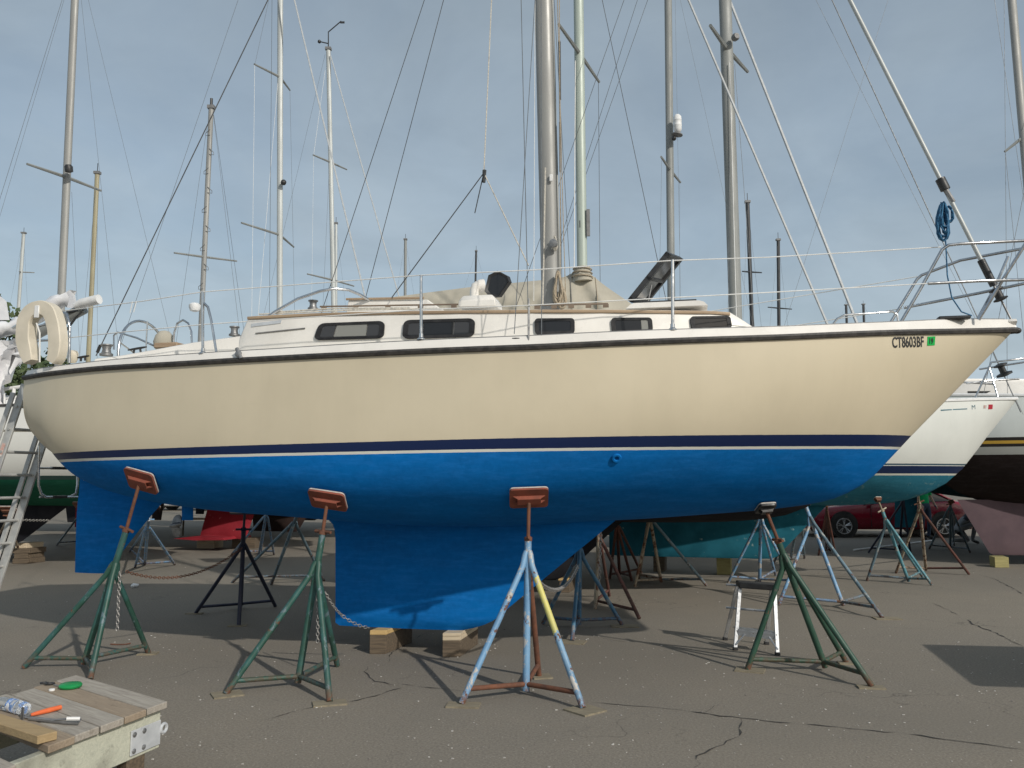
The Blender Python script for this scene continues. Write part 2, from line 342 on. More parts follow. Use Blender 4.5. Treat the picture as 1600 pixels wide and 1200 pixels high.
def bands(name, levels, cols, slope=0.0, slopes=None, world=False, rough=(.35, .75), scuff=None, grime=.12):
    "hull finish: colours change at set heights (levels ascending); lowest is matt antifouling"
    m, t, b = newmat(name); v = coords(t, world)
    s = t.nodes.new('ShaderNodeSeparateXYZ'); lk(t, v, s.inputs[0])
    h = mth(t, 'SUBTRACT', s.outputs['Z'], mth(t, 'MULTIPLY', s.outputs['X'], slope))
    h = mth(t, 'ADD', h, rng(t, noise(t, v, 14, 3), .3, .7, -.0008, .0008))
    blot = noise(t, stretch(t, v, (.7, .7, 2.2)), 1.7, 5, .6); fine = noise(t, v, 22, 4, .6)
    low = mixc(t, rng(t, blot, .35, .68), cols[0], tuple(x*.78 + .004 for x in cols[0]))
    low = mixc(t, rng(t, fine, .35, .7, 0, .25), low, tuple(min(1, x*1.35 + .01) for x in cols[0]))
    roll = noise(t, stretch(t, v, (1.1, 1.1, 7)), 3.2, 6, .7); low = mixc(t, rng(t, roll, .48, .75, 0, .35), low, tuple(min(1, x*1.5 + .03) for x in cols[0]))
    spot = noise(t, v, 5.5, 7, .72); low = mixc(t, rng(t, spot, .66, .74, 0, .45), low, tuple(x*.5 for x in cols[0]))
    if scuff: low = mixc(t, rng(t, noise(t, v, 7, 8, .68), .60, .70, 0, .75), low, scuff)
    col = low
    for k_, (L, c) in enumerate(zip(levels, cols[1:])):
        hk = mth(t, 'SUBTRACT', h, mth(t, 'MULTIPLY', s.outputs['X'], slopes[k_] - slope)) if slopes else h
        f = mth(t, 'GREATER_THAN', hk, L)
        streak = noise(t, stretch(t, v, (2.5, 2.5, .5)), 1.6, 5, .6)
        if max(c) > .2:
            cc = mixc(t, rng(t, streak, .4, .75, 0, grime), c, tuple(x*.55 for x in c))
            run = noise(t, stretch(t, v, (9, 9, .35)), 2.0, 5, .7); cc = mixc(t, rng(t, run, .60, .80, 0, grime*1.2), cc, (c[0]*.62, c[1]*.56, c[2]*.45))
            chalk = noise(t, v, .9, 5, .65); cc = mixc(t, rng(t, chalk, .42, .66, 0, .34), cc, tuple(min(1, x*1.12 + .03) for x in c))
            rub = noise(t, stretch(t, v, (.6, .6, 9)), 4, 6, .7); cc = mixc(t, rng(t, rub, .66, .74, 0, grime*1.3), cc, tuple(x*.6 for x in c))
        else: cc = c
        col = mixc(t, f, col, cc)
    lk(t, col, b.inputs['Base Color'])
    f0 = mth(t, 'GREATER_THAN', h, levels[0])
    r = t.nodes.new('ShaderNodeMix'); lk(t, f0, r.inputs[0]); r.inputs[2].default_value = rough[1]; r.inputs[3].default_value = rough[0]
    lk(t, r.outputs[0], b.inputs['Roughness']); lk(t, rng(t, f0, 0, 1, .08, .5), b.inputs['Specular IOR Level'])
    bump(t, b, mth(t, 'MULTIPLY', noise(t, v, 40, 3), mth(t, 'SUBTRACT', 1.0, f0)), .25, .004)
    return m
# ------------------------------------------------------------------ ground
def asphalt():
    m, t, b = newmat('worn asphalt'); v = coords(t, True)
    big = noise(t, v, .35, 4, .6); mid = noise(t, v, 2.3, 5, .6); fine = noise(t, v, 60, 6, .7)
    col = mixc(t, rng(t, big, .35, .65), (.200,.174,.138), (.175,.156,.130))
    col = mixc(t, rng(t, mid, .35, .75, 0, .5), col, (.148,.133,.111))
    col = mixc(t, rng(t, fine, .40, .62, 0, .75), col, (.29,.262,.218))
    vo = t.nodes.new('ShaderNodeTexVoronoi'); vo.inputs['Scale'].default_value = 38; lk(t, v, vo.inputs['Vector'])
    chip = mth(t, 'LESS_THAN', vo.outputs['Distance'], .16)
    chip = mth(t, 'MULTIPLY', chip, mth(t, 'GREATER_THAN', noise(t, v, 9, 2), .56))
    col = mixc(t, mth(t, 'MULTIPLY', chip, .75), col, (.36,.34,.30))
    st = noise(t, v, .9, 6, .7, 1.5); col = mixc(t, rng(t, st, .64, .72, 0, .35), col, (.075,.07,.066))
    pt = noise(t, v, .16, 3, .5, .6); col = mixc(t, rng(t, pt, .46, .56, 0, .35), col, (.165,.152,.130))
    dr = noise(t, v, 6.5, 7, .72); col = mixc(t, rng(t, dr, .66, .71, 0, .5), col, (.07,.065,.06))
    lt = noise(t, v, 4.2, 7, .74); col = mixc(t, rng(t, lt, .68, .73, 0, .3), col, (.30,.28,.24))
    fc = t.nodes.new('ShaderNodeTexVoronoi'); fc.feature = 'DISTANCE_TO_EDGE'; fc.inputs['Scale'].default_value = .55
    wv = t.nodes.new('ShaderNodeVectorMath'); wv.operation = 'ADD'; wn_ = t.nodes.new('ShaderNodeTexNoise'); wn_.inputs['Scale'].default_value = 2.5; wn_.inputs['Detail'].default_value = 5; lk(t, v, wn_.inputs['Vector']); lk(t, v, wv.inputs[0])
    ws = t.nodes.new('ShaderNodeVectorMath'); ws.operation = 'SCALE'; lk(t, wn_.outputs['Color'], ws.inputs[0]); ws.inputs['Scale'].default_value = .8; lk(t, ws.outputs[0], wv.inputs[1]); lk(t, wv.outputs[0], fc.inputs['Vector'])
    hair = mth(t, 'MULTIPLY', rng(t, fc.outputs['Distance'], .0, .006, 1, 0), rng(t, noise(t, v, .5, 3), .5, .62, 0, .6)); col = mixc(t, hair, col, (.05,.046,.042))
    lk(t, col, b.inputs['Base Color']); b.inputs['Roughness'].default_value = .93; b.inputs['Specular IOR Level'].default_value = .25
    bump(t, b, mth(t, 'ADD', fine, mth(t, 'MULTIPLY', noise(t, v, 140, 3), .7)), .5, .006); return m
M['asphalt'] = asphalt()
M['crack'] = pm('crack filler', (.03,.028,.026), (.05,.047,.043), 20, .95, world=True)
g = MB(); n = 24; ext = [-900, -300, -120, -60, -30, -15, -8, 0, 8, 15, 30, 60, 120, 300, 900]; k = len(ext)
g.add([(x, y + 10, 0) for y in ext for x in ext], [(j*k+i, j*k+i+1, (j+1)*k+i+1, (j+1)*k+i) for j in range(k-1) for i in range(k-1)])
ground = g.build('ground', M['asphalt'], None, smooth=0); kind(ground, 'structure'); ground.location.z = 0
def crack(pxs, w):
    pts = []
    for (a, b), (c, d) in zip(pxs[:-1], pxs[1:]):
        p, q = G(a, b), G(c, d); m = max(2, int((q-p).length / .07)); nrm = Vector((-(q-p).y, (q-p).x, 0)).normalized()
        for i in range(m):
            pts.append(p.lerp(q, i/m) + nrm * random.gauss(0, .011))
    pts.append(G(*pxs[-1])); L, Rr = [], []
    for i, p in enumerate(pts):
        d = (pts[min(i+1, len(pts)-1)] - pts[max(i-1, 0)]).normalized(); nn = Vector((-d.y, d.x, 0))
        ww = .75 * w * random.choice((.1, .4, .7, 1., 1.5)) * min(1, (i+1)/5, (len(pts)-i)/5)
        L.append(p + nn*ww + Vector((0,0,.004))); Rr.append(p - nn*ww + Vector((0,0,.004)))
    b = MB(); b.rings([L, Rr], False, False); b.build('crack', M['crack'], ground, smooth=0)
for pxs, w in [([(925,1098),(1000,1104),(1060,1110),(1160,1123),(1240,1130),(1310,1137),(1420,1148),(1600,1172)], .008),
               ([(1160,1123),(1152,1150),(1120,1168),(1095,1182),(1085,1200)], .009), ([(1118,1103),(1098,1115)], .006),
               ([(395,1130),(470,1110),(560,1095),(630,1075),(578,1062),(570,1050),(575,1042)], .007), ([(612,1068),(660,1074),(730,1080)], .006),
               ([(607,1035),(610,1022),(625,1012),(668,988)], .008),
               ([(1455,942),(1475,950),(1498,962)], .008), ([(1515,968),(1520,976),(1545,985),(1562,992),(1580,1002),(1600,1010)], .011),
               ([(1530,898),(1555,905),(1575,915),(1600,930)], .010), ([(1376,1091),(1405,1100),(1425,1102),(1470,1105)], .006),
               ([(1225,1070),(1280,1076),(1330,1088),(1365,1092)], .005), ([(490,1008),(520,1002),(560,998)], .006),
               ([(930,995),(980,1004)], .006), ([(1050,1012),(1120,1018),(1170,1028)], .004)]:
    crack(pxs, w)
deb = MB(); rd = random.Random(3)
for i in range(1700):
    y = rd.uniform(3.6, 22) if i < 600 else rd.uniform(3.6, 9); x = rd.uniform(-.66, .66) * y; s = rd.choice((.002,.003,.003,.004,.004,.005,.007)) * (1 + .03*y)
    c = Vector((x, y, .001)); a = rd.uniform(0, 6.28); pts = []
    for q in range(5):
        t = a + q*1.2566; pts.append(c + Vector((math.cos(t)*s*rd.uniform(.6,1.4), math.sin(t)*s*rd.uniform(.5,1.1), 0)))
    deb.prism(pts, (0, 0, s*.5))
M['chips'] = pm('paint and shell chips', (.55,.53,.49), (.22,.2,.18), 2.0, .85, lo=.45, hi=.55, world=True)
kind(tag(deb.build('paint_chips', M['chips'], None, smooth=0), 'pale paint flakes and shell chips scattered over the asphalt', 'debris'), 'stuff')
# ------------------------------------------------------------------ hull maths shared by all boats
def hull_surface(x0, x1, zk, zs, bb, nn, mm, ns=70, ntt=30, half=False):
    "rows of stations from stern to bow; each row runs from the near sheer under the keel to the far sheer"
    rows = []
    for i in range(ns + 1):
        s = i / ns; s = .5 - .5*math.cos(math.pi*s) if not half else s
        x = x0 + (x1 - x0) * s; b = bb(x); k = zk(x); h = zs(x) - k; row = []
        for j in range(-ntt, ntt + 1):
            t = abs(j) / ntt; t = t ** 1.35
            y = b * (1 - (1 - t) ** nn(x)) ** (1 / mm(x))
            row.append((x, -y if j < 0 else y, k + h*t))
        rows.append(row[:])
    return rows
# ------------------------------------------------------------------ the main sailboat
YC = 7.9
set_frame(R(-12), (-.92, YC), (-.95, 8.13))            # bow turned a little towards the camera
boat = thing('sailboat', 'large cream sailboat with bright blue bottom standing on jack stands in the foreground', 'sailboat', (0, YC, 0), 0, 'sailboats hauled out in the yard')
XS0, XS1 = W(37, 600, YC - .72).x, W(1587, 516, YC).x; LB = XS1 - XS0
_b = interp([0,.05,.1,.2,.3,.4,.5,.6,.7,.8,.88,.94,.98,1], [.72,.93,1.08,1.28,1.40,1.45,1.46,1.39,1.22,.93,.61,.32,.12,.02])
bb = lambda x: _b((x - XS0) / LB)
def solve_px(px, py, off=0.0, fb=None):
    fb = fb or bb; x = W(px, py, YC).x
    for _ in range(30): x = W(px, py, YC - fb(x) + off).x
    return W(px, py, YC - fb(x) + off)
sh = [solve_px(*q) for q in [(37,590),(100,581),(160,575),(280,568),(400,561),(600,551),(800,543),(1000,534),(1200,527),(1400,519),(1500,517),(1583,515)]]
zs = interp([p.x for p in sh], [p.z for p in sh])
tp = [solve_px(px, py, .03) for px, py in [(50,578),(100,571),(160,564),(300,553),(400,547),(600,535),(800,526),(1000,517),(1200,511),(1400,503),(1500,499),(1572,499)]]
zt = interp([p.x for p in tp], [p.z for p in tp])
pk = [W(px, py, interp([40,95,180],[YC-.70,YC-.5,YC])(px)) for px, py in [(37.5,700),(43,708),(52,714),(70,721),(95,730),(125,743),(180,759),(255,782),(330,794),(400,801),(470,806),(540,812),(620,818),(720,822),(820,821),(920,815),(1000,811),(1100,804),(1200,796),(1290,783),(1350,756),(1395,712),(1425,680),(1480,624),(1530,572),(1565,536),(1587,513)]]
zk0 = interp([p.x for p in pk], [p.z for p in pk])
zk = lambda x: min(zk0(x), zs(x) - .004)
_n = interp([0,.06,.15,.4,.6,.75,.9,1], [3.7,4.4,5.6,6.3,4.3,2.8,1.8,1.3]); _m = interp([0,.1,.4,.6,.75,.9,1], [2.1,2.1,2.1,1.75,1.42,1.18,1.05])
nn = lambda x: _n((x - XS0)/LB); mm = lambda x: _m((x - XS0)/LB)
rows = hull_surface(XS0, XS1, zk, zs, bb, nn, mm, 90, 30)
rows = [[Vector((p[0], YC + p[1], p[2])) for p in r] for r in rows]
hb = MB(); hb.rings(rows, False, False)
tr = rows[0]; hb.add(tr, [tuple(range(len(tr)))])
hull_bvh = BVHTree.FromPolygons([tuple(v) for v in hb.v], hb.f)
def hit(bvh, px, py):
    l, n_, i, d = bvh.ray_cast(CO, ray(px, py).normalized())
    if n_ is not None and n_.dot(ray(px, py)) > 0: n_ = -n_
    return l, n_
def fit(ptsx):
    hs = [hit(hull_bvh, *q)[0] for q in ptsx]; a, c = np.polyfit([h.x for h in hs], [h.z for h in hs], 1); return a, c
s1, c1 = fit([(250,716.5),(300,715.5),(550,710.5),(800,706),(1300,701)])
s2, c2 = fit([(300,711),(550,706),(800,701.5),(1300,697)]); s3, c3 = fit([(300,697.5),(550,692),(800,686),(1300,678)])
CREAM = (.615,.54,.395)
BLUE = (.001,.145,.46)
M['hull'] = bands('cream topsides over blue antifouling', [c1, c2, c3], [BLUE, (.66,.65,.58), (.003,.014,.068), CREAM], s1, [s1, s2, s3], rough=(.38,.8), grime=.10)
M['antifoul'] = bands('blue antifouling', [90.], [BLUE, BLUE], 0)
hull = hb.build('hull', M['hull'], boat, smooth=50)
# keel: lofted foil, thick at the leading third
def foil(xle, xte, z, th, y0=YC, n_=12):
    c = xle - xte; r = []
    for q in range(n_): 
        a = 2*math.pi*q/n_; xx = .5 + .5*math.cos(a)          # 1 at the leading edge
        t = th * math.sin(a) * (.55 + .45*xx)
        r.append(Vector((xte + c*xx, y0 + t, z)))
    return r
def px_keel(le, te, zpx_rows, thick):
    out = []
    for py in zpx_rows:
        z = W((le(py)+te(py))/2, py, YC).z; out.append(foil(W(le(py), py, YC).x, W(te(py), py, YC).x, z, thick(py)))
    return out
le = interp([790,812,850,900,945,965,975,981], [985,960,912,850,795,771,748,722]); te = interp([790,806,822,840,978,981], [478,500,520,524,524,530])
kb = MB(); kb.rings(px_keel(le, te, [790,800,808,815,822,830,845,870,900,930,945,958,966,972,977,981], lambda py: .10 if py < 960 else .10*max(.35, 1-((py-960)/24)**2)))
keel = kb.build('keel', M['antifoul'], boat, smooth=35)
rb = MB(); rle = interp([740,785,893], [300,254,166]); rte = interp([740,800,893], [128,120,117])
rb.rings(px_keel(rle, rte, [762,770,785,800,830,860,890,895], lambda py: .045))
# the rudder top follows the hull
for p in rb.v[:12]:
    p.z = zk(p.x) + .02 if p.x < W(250,780,YC).x else p.z
rudder = rb.build('rudder', M['antifoul'], boat, smooth=35)
sb = MB(); a, b_ = W(131,750,YC-.05), W(178,760,YC-.05); sb.tube([a, b_], .006, 6); sb.build('rudder_gap', M['white_p'], rudder)
st = MB(); st.rings([foil(W(302,z,YC).x, W(284,z,YC).x, W(300,z,YC).z, .02) for z in (786,800,813)]); strut = st.build('propeller_strut', M['antifoul'], boat)
pb = MB(); hubc = W(271,822,YC)
pb.lathe(hubc + Vector((.07,0,.02)), (-1,0,-.2), [(.005,-.02),(.022,0),(.028,.05),(.02,.1),(.004,.12)], 12)
for sgn in (1, -1):
    pl = []
    for k_ in range(9):
        a = math.pi*k_/8; pl.append(hubc + Vector((math.cos(a)*.052*1 + .03, math.sin(a)*.02, sgn*(.02 + .095*math.sin(a)**.8))))
    pb.prism(pl, (.008, .01, 0))
pb.build('propeller', M['steel_d'], boat)
thr = MB(); hp, hn = hit(hull_bvh, 963, 715)
thr.torus(hp + hn*.008, hn, .028, .013, 14, 6); thr.build('through_hull_fitting', M['antifoul'], boat)
# rub rail, toe rail band, deck
rr, band, dk = [], [], []
xs = [XS0 + LB*(.5 - .5*math.cos(math.pi*i/70)) for i in range(71)]
def edge_n(x):
    d = (bb(min(x+.02, XS1)) - bb(max(x-.02, XS0))) / .04; v = Vector((d, 1, 0)); return v.normalized()
for sgn, nm in ((-1, 'near'), (1, 'far')):
    rings_r, rings_b = [], []
    for x in xs:
        n_ = edge_n(x); nv = Vector((-n_.x, sgn*n_.y, 0)); p = Vector((x, YC + sgn*bb(x), zs(x)))
        if x > XS1 - .001: nv = Vector((0, sgn, 0))
        rings_r.append([p + nv*dn + Vector((0,0,dz)) for dn, dz in ((-.01,-.028),(.022,-.022),(.03,0),(.022,.018),(-.01,.02))])
        h = max(zt(x) - zs(x), .05); ins = min(.03, bb(x))
        rings_b.append([p + nv*dn + Vector((0,0,dz)) for dn, dz in ((-.008,.01),(.004,.012),(-ins+.006,h-.012),(-ins,h),(-ins-.03,h+.003),(-ins-.05,h-.02))])
    MB().rings(rings_r).build('rub_rail', M['rub'], boat)
    toe = MB().rings(rings_b).build('toe_rail', M['gel'], boat, smooth=30)
    ft = MB()
    ft.rings([[r[3] + Vector((0, -.002*sgn, .001)), r[3] + Vector((0, -.004*sgn, .008)), r[4] + Vector((0, 0, .008)), r[4] + Vector((0,0,.0005))] for r in rings_b[4:-4]])
    ft.build('toe_rail_cap', M['grey_pl'], toe)
nose = MB(); pn = Vector((XS1, YC, zs(XS1)))
nose.sphere(pn + Vector((.01,0,-.004)), .036, 10, 8, (1,1,.75)); nose.build('stem_cap', M['rub'], boat)
drows = []
for x in xs:
    w = max(bb(x) - .05, .005); z = zt(x) - .012
    drows.append([Vector((x, YC + w*q/6, z + .05*(1 - (q/6)**2)*min(1, w))) for q in range(-6, 7)])
deck = MB().rings(drows, False, False).build('deck', M['nonskid'], boat)
tz = MB(); r0 = tr
tz.add([Vector((XS0 - .002, YC - bb(XS0)+.0, zs(XS0))), Vector((XS0 - .002, YC + bb(XS0), zs(XS0))), Vector((XS0+.05, YC + bb(XS0) - .06, zt(XS0))), Vector((XS0+.05, YC - bb(XS0) + .06, zt(XS0)))], [(0,1,2,3)])
tz.build('transom_top', M['gel'], boat)
zdeck = lambda x, y=0: zt(x) + .03
# cabin trunk
cst = [(376,522,.84),(388,493,.86),(480,488,.90),(600,485,.93),(720,483,.94),(830,482,.92),(940,482,.84),(1040,483,.72),(1110,484,.62),(1140,486,.56),(1158,497,.52),(1184,514,.46)]
crow = []
for px, py, w in cst:
    p = W(px, py, YC - w); base = zdeck(p.x) - .10
    r = [(-w-.05, base), (-w-.012, p.z-.06), (-w, p.z-.022), (-w+.016, p.z-.006), (-w+.05, p.z), (-w*.5, p.z+.04), (0, p.z+.055)]
    r = r + [(-a, z) for a, z in r[-2::-1]]
    crow.append([Vector((p.x, YC + a, z)) for a, z in r])
cb = MB().rings(crow, False, False); n_ = len(crow[0]); cb.add(crow[0], [tuple(range(n_))]); cb.add(crow[-1], [tuple(range(n_))])
cab_bvh = BVHTree.FromPolygons([tuple(v) for v in cb.v], cb.f)
cabin = cb.build('cabin_trunk', M['gel'], boat, smooth=35)
cw = interp([W(px, py, YC - w).x for px, py, w in cst], [w for *_, w in cst]); cz = interp([W(px, py, YC - w).x for px, py, w in cst], [W(px, py, YC - w).z for px, py, w in cst])
for sgn in (-1, 1):
    pts = [Vector((x, YC + sgn*(cw(x) + .004), cz(x) - .026)) for x in np.linspace(W(389,494,7.05).x, W(1141,487,7.3).x, 40)]
    t_ = MB(); t_.rings([[p + Vector((0, sgn*a, z)) for a, z in ((-.01,-.012),(.014,-.012),(.018,0),(.014,.012),(-.01,.012))] for p in pts]); t_.build('teak_trim', M['teak'], cabin)
# windows
def surf_quad(bvh, c4):
    return [hit(bvh, *q) for q in c4]
def rounded(c, r, k=4):
    "parametric rounded rectangle (0..1) loop with corner radii r=(ru,rv)"
    out = []
    for cx, cy, a0 in ((1-r[0], 1-r[1], 0), (r[0], 1-r[1], 90), (r[0], r[1], 180), (1-r[0], r[1], 270)):
        for i in range(k+1):
            a = R(a0 + 90*i/k); out.append((cx + r[0]*math.cos(a), cy + r[1]*math.sin(a)))
    return out
def bil(c, u, v): # corners TL TR BR BL ; v up
    return (c[3]*(1-u) + c[2]*u)*(1-v) + (c[0]*(1-u) + c[1]*u)*v
def window(c4, panes, bvh=cab_bvh, parent=cabin, fr=(.07,.16), depth=.02):
    hs = surf_quad(bvh, c4); c = [h[0] for h in hs]; nrm = sum((h[1] for h in hs), Vector()).normalized()
    o = rounded(c, (.09, .26)); i_ = [(fr[0] + (1-2*fr[0])*u, fr[1] + (1-2*fr[1])*v) for u, v in rounded(c, (.06,.14))]
    f = MB(); Lo = [bil(c, *q) + nrm*.002 for q in o]; Lo2 = [bil(c, *q) + nrm*depth for q in o]; Li2 = [bil(c, *q) + nrm*depth*.9 for q in i_]; Li = [bil(c, *q) - nrm*.004 for q in i_]
    f.rings([Lo, Lo2, Li2, Li], True, False)
    win = f.build('window_frame', M['win_frame'], parent, smooth=50)
    for u0, u1, mt in panes:
        a = [bil(c, u, v) + nrm*.013 for u, v in ((u0, fr[1]*.6), (u1, fr[1]*.6), (u1, 1-fr[1]*.6), (u0, 1-fr[1]*.6))]
        g_ = MB().prism(a, nrm*-.006); g_.build('pane', M[mt], win, smooth=0)
    return win
window([(500,506),(602,502),(600,529),(491,532)], [(.06,.27,'glass_m'),(.285,.74,'glass_l'),(.755,.94,'glass_m')])
window([(632,501),(743,498),(741,527),(629,530)], [(.05,.28,'glass_m'),(.29,.71,'glass'),(.72,.95,'glass_m')])
window([(835,498.5),(898,498),(898,522),(836,523.5)], [(.08,.92,'glass')], fr=(.10,.17))
window([(954,497.5),(1018,497),(1020,519),(956,521)], [(.08,.72,'glass'),(.73,.9,'glass_l')], fr=(.10,.17))
window([(1077,495.5),(1140,494.5),(1143,514),(1080,516)], [(.08,.92,'glass')], fr=(.10,.17))
# slide track and vents on the cabin side
def on_cabin(px, py): return hit(cab_bvh, px, py)[0] or W(px, py, 7.0)
t_ = MB(); t_.tube([on_cabin(400,521)+Vector((0,-.006,0)), on_cabin(477,513)+Vector((0,-.006,0))], .006, 6); t_.build('jib_track', M['grey_pl'], cabin)
t_ = MB(); a = [on_cabin(*q) for q in ((393,506),(441,500),(439,505),(393,511))]; t_.prism(a, (0,-.006,0)); t_.build('cabin_plate', M['steel_g'], cabin)
# cockpit coamings
for sgn in (-1, 1):
    rings_ = []
    for px, py in [(150,560),(190,555),(240,546),(300,535),(350,528),(394,522)]:
        p = W(px, py, YC - .82); zb = zdeck(p.x) - .06
        rings_.append([Vector((p.x, YC + sgn*a, z)) for a, z in ((.9, zb), (.83, p.z-.01), (.81, p.z), (.70, p.z), (.68, zb))])
    MB().rings(rings_).build('cockpit_coaming', M['gel'], boat, smooth=30)
# roof furniture
def roof(px, py, Y=YC): return W(px, py, Y)
t_ = MB(); a = W(541,479,7.6); b_ = W(684,479,7.6); t_.prism([Vector((x, 7.6, z)) for x, z in ((a.x, a.z-.06),(b_.x+.1, b_.z-.06),(W(682,478,7.6).x, W(682,478,7.6).z),(W(668,468,7.6).x, W(668,468,7.6).z),(W(544,469,7.6).x, W(544,469,7.6).z))], (0,.62,0))
slide = t_.build('companionway_slide', M['gel'], cabin, smooth=0, bevel=.008)
t_ = MB(); t_.tube([W(541,467.5,7.59), W(662,465.5,7.59)], .012, 8); t_.build('slide_trim', M['teak'], slide)
for nm, a, b_, yy in (('grab_rail', (500,479), (716,475.5), 7.35), ('grab_rail', (836,477), (950,474.5), 7.35)):
    t_ = MB(); p, q = W(*a, yy), W(*b_, yy); t_.tube([p, q], .008, 8)
    for k_ in np.linspace(.03, .97, 5):
        e = p.lerp(q, k_); t_.box(e + Vector((0,0,-.018)), (.05,.014,.03))
    t_.build(nm, M['teak_d'], cabin)
t_ = MB(); c0 = W(751, 474, 7.55); t_.rings([[c0 + Vector((sx*w, sy*d, h)) for sx, sy in ((-1,-1),(1,-1),(1,1),(-1,1))] for w, d, h in ((.175,.15,-.06),(.17,.15,0),(.14,.12,.05),(.12,.10,.056))]); dor = t_.build('dorade_box', M['gel'], cabin, smooth=40, bevel=.006)
t_ = MB(); base = W(741,464,7.5); path = [base + Vector((0,0,-.01)), base + Vector((0,0,.07)), base + Vector((.012,.006,.115)), base + Vector((.05,.03,.135)), base + Vector((.082,.055,.135))]
path = [base + (p - base)*.82 for p in path]; t_.tube(path, [.044,.042,.046,.056,.066], 16, False); cowl = t_.build('cowl_vent', M['gel'], dor, smooth=60)
t_ = MB(); t_.lathe(path[-1] - Vector((.010,.006,0)), (1,.6,0), [(.056,0),(.062,.006)], 16); t_.build('cowl_mouth', M['red_in'], dor)
def hatch(poly, Y, ext, name='hatch_lid'):
    P_ = [W(*q, Y) for q in poly]; c = sum(P_, Vector())/len(P_)
    o = MB(); ins = [c + (p - c)*.80 for p in P_]; e = Vector(ext)
    o.rings([[p for p in P_], [p + e for p in P_], [p + e*.7 for p in ins], [p + e*.3 for p in ins]] + [[p for p in P_]], True, False)
    h = o.build(name, M['black'], cabin, smooth=30)
    MB().prism([p + e*.35 for p in ins], e*.3).build('hatch_pane', M['glass'], h, smooth=0); return h, P_
h1, _ = hatch([(757,455),(763,430),(777,423),(792,431),(795,440),(779,463),(765,464)], 8.05, (.02,.05,.0))
a, b_ = W(986,473,7.55), W(1047,397,7.55)
up = (b_ - a); side = W(1011,476,8.1) - a; thk = up.cross(side).normalized()*.045
t_ = MB(); t_.par(a, up, side*.1, thk).par(a + side*.9, up, side*.1, thk).par(a, up*.08, side, thk).par(a + up*.92, up*.08, side, thk).par(a + up*.46, up*.05, side, thk*.8)
h2 = t_.build('hatch_lid', M['black'], cabin, smooth=0)
MB().par(a + up*.05 + side*.06 + thk*.4, up*.9, side*.88, thk*.2).build('hatch_pane', M['glass_m'], h2, smooth=0)
t_ = MB(); t_.tube([W(1012,474,7.6), W(1018,445,7.6)], .008, 6); t_.build('hatch_strut', M['steel_d'], h2)
rr_ = []
for px0, px1, py in ((978,1106,482),(985,1100,476),(990,1092,473.5)):
    p, q = W(px0, py, 7.5), W(px1, py, 7.5); rr_.append([Vector((p.x,7.5,p.z)), Vector((q.x,7.5,p.z)), Vector((q.x,8.25,p.z)), Vector((p.x,8.25,p.z))])
fh = MB().rings(rr_).build('hatch_coaming', M['gel'], cabin, smooth=30)
MB().par(rr_[-1][0] + Vector((.02,.02,.002)), Vector(((rr_[-1][1]-rr_[-1][0]).x-.04,0,0)), (0,.7,0), (0,0,.014)).build('hatch_gasket', M['black'], fh, smooth=0)
for a_ in (((425,488),(520,484),(640,481)), ((405,491),(560,486),(700,482))): MB().tube([W(*q, 7.18) + Vector((0,0,.012*((i % 2)))) for i, q in enumerate(a_)], .008, 6).build('control_line', M['rope'], cabin)
# stainless arch over the companionway
ar = MB(); ar.tube([W(374,528,7.1),W(390,517,7.12),W(430,487,7.15),W(465,467,7.2),W(500,455,7.25),W(522,451,7.3),W(545,453,7.4),W(562,460,7.5),W(577,469,7.6)], .014, 10)
ar.build('companionway_arch', M['stain'], boat, smooth=80)
# winches, cleats, instruments
def winch(px, py, Y, s=1.0):
    c = W(px, py, Y); b = MB(); b.lathe(c, (0,0,1), [(.062*s,0),(.062*s,.02*s),(.045*s,.03*s),(.038*s,.065*s),(.045*s,.095*s),(.058*s,.1*s),(.058*s,.112*s),(.02*s,.115*s)], 18)
    return b.build('winch', M['steel_d'], boat)
def cleat(p0, p1, Y):
    a, b_ = W(*p0, Y), W(*p1, Y); b = MB(); m_ = a.lerp(b_, .5)
    b.tube([a, a.lerp(b_, .2), m_, a.lerp(b_, .8), b_], [.007,.011,.012,.011,.007], 8); d = (b_-a)*.15
    for s_ in (-1, 1): b.tube([m_ + d*s_, m_ + d*s_*1.3 - Vector((0,0,.04))], .01, 6)
    return b.build('cleat', M['black'], boat)
winch(166,556,7.2); winch(366,525,7.15,.8); winch(489,484,7.35,.8)
cleat((121,559),(139,556),7.1); cleat((200,547),(229,542),7.15); cleat((780,531),(812,529),6.5)
t_ = MB(); p = hit(hull_bvh, 375, 575)[0]; q = solve_px(375,550,.0); t_.lathe(q + Vector((0,-.02,-.02)), (0,-1,.2), [(.03,0),(.03,.012),(.012,.02)], 12); t_.tube([q + Vector((-.02,-.02,.03)), q + Vector((.03,-.03,-.06))], .016, 8); t_.build('fairlead', M['steel_d'], boat)
wc = Vector((W(228,545,YC).x, YC, W(228,502,YC).z - .43)); t_ = MB(); t_.torus(wc, (1,0,.1), .43, .014, 40, 8)
wheel = t_.build('steering_wheel', M['stain'], boat, smooth=80)
t_ = MB()
for k_ in range(5):
    a = R(90 + 72*k_); t_.tube([wc, wc + Vector((0, math.cos(a)*.43, math.sin(a)*.43))], .008, 6)
t_.build('wheel_spokes', M['stain'], wheel)
bc = W(256,545,YC); t_ = MB(); t_.lathe(Vector((bc.x, YC, bc.z-.35)), (0,0,1), [(.07,0),(.07,.33),(.1,.36),(.11,.42),(.09,.49),(.05,.535),(.01,.545)], 16); t_.build('binnacle_cover', M['cover'], boat)
t_ = MB(); t_.tube([W(300,540,7.75),W(299,518,7.75),W(294,505,7.75),W(286,500,7.8),W(277,505,7.85),W(272,520,7.85),W(271,540,7.85)], .011, 8); t_.build('binnacle_guard', M['stain'], boat)
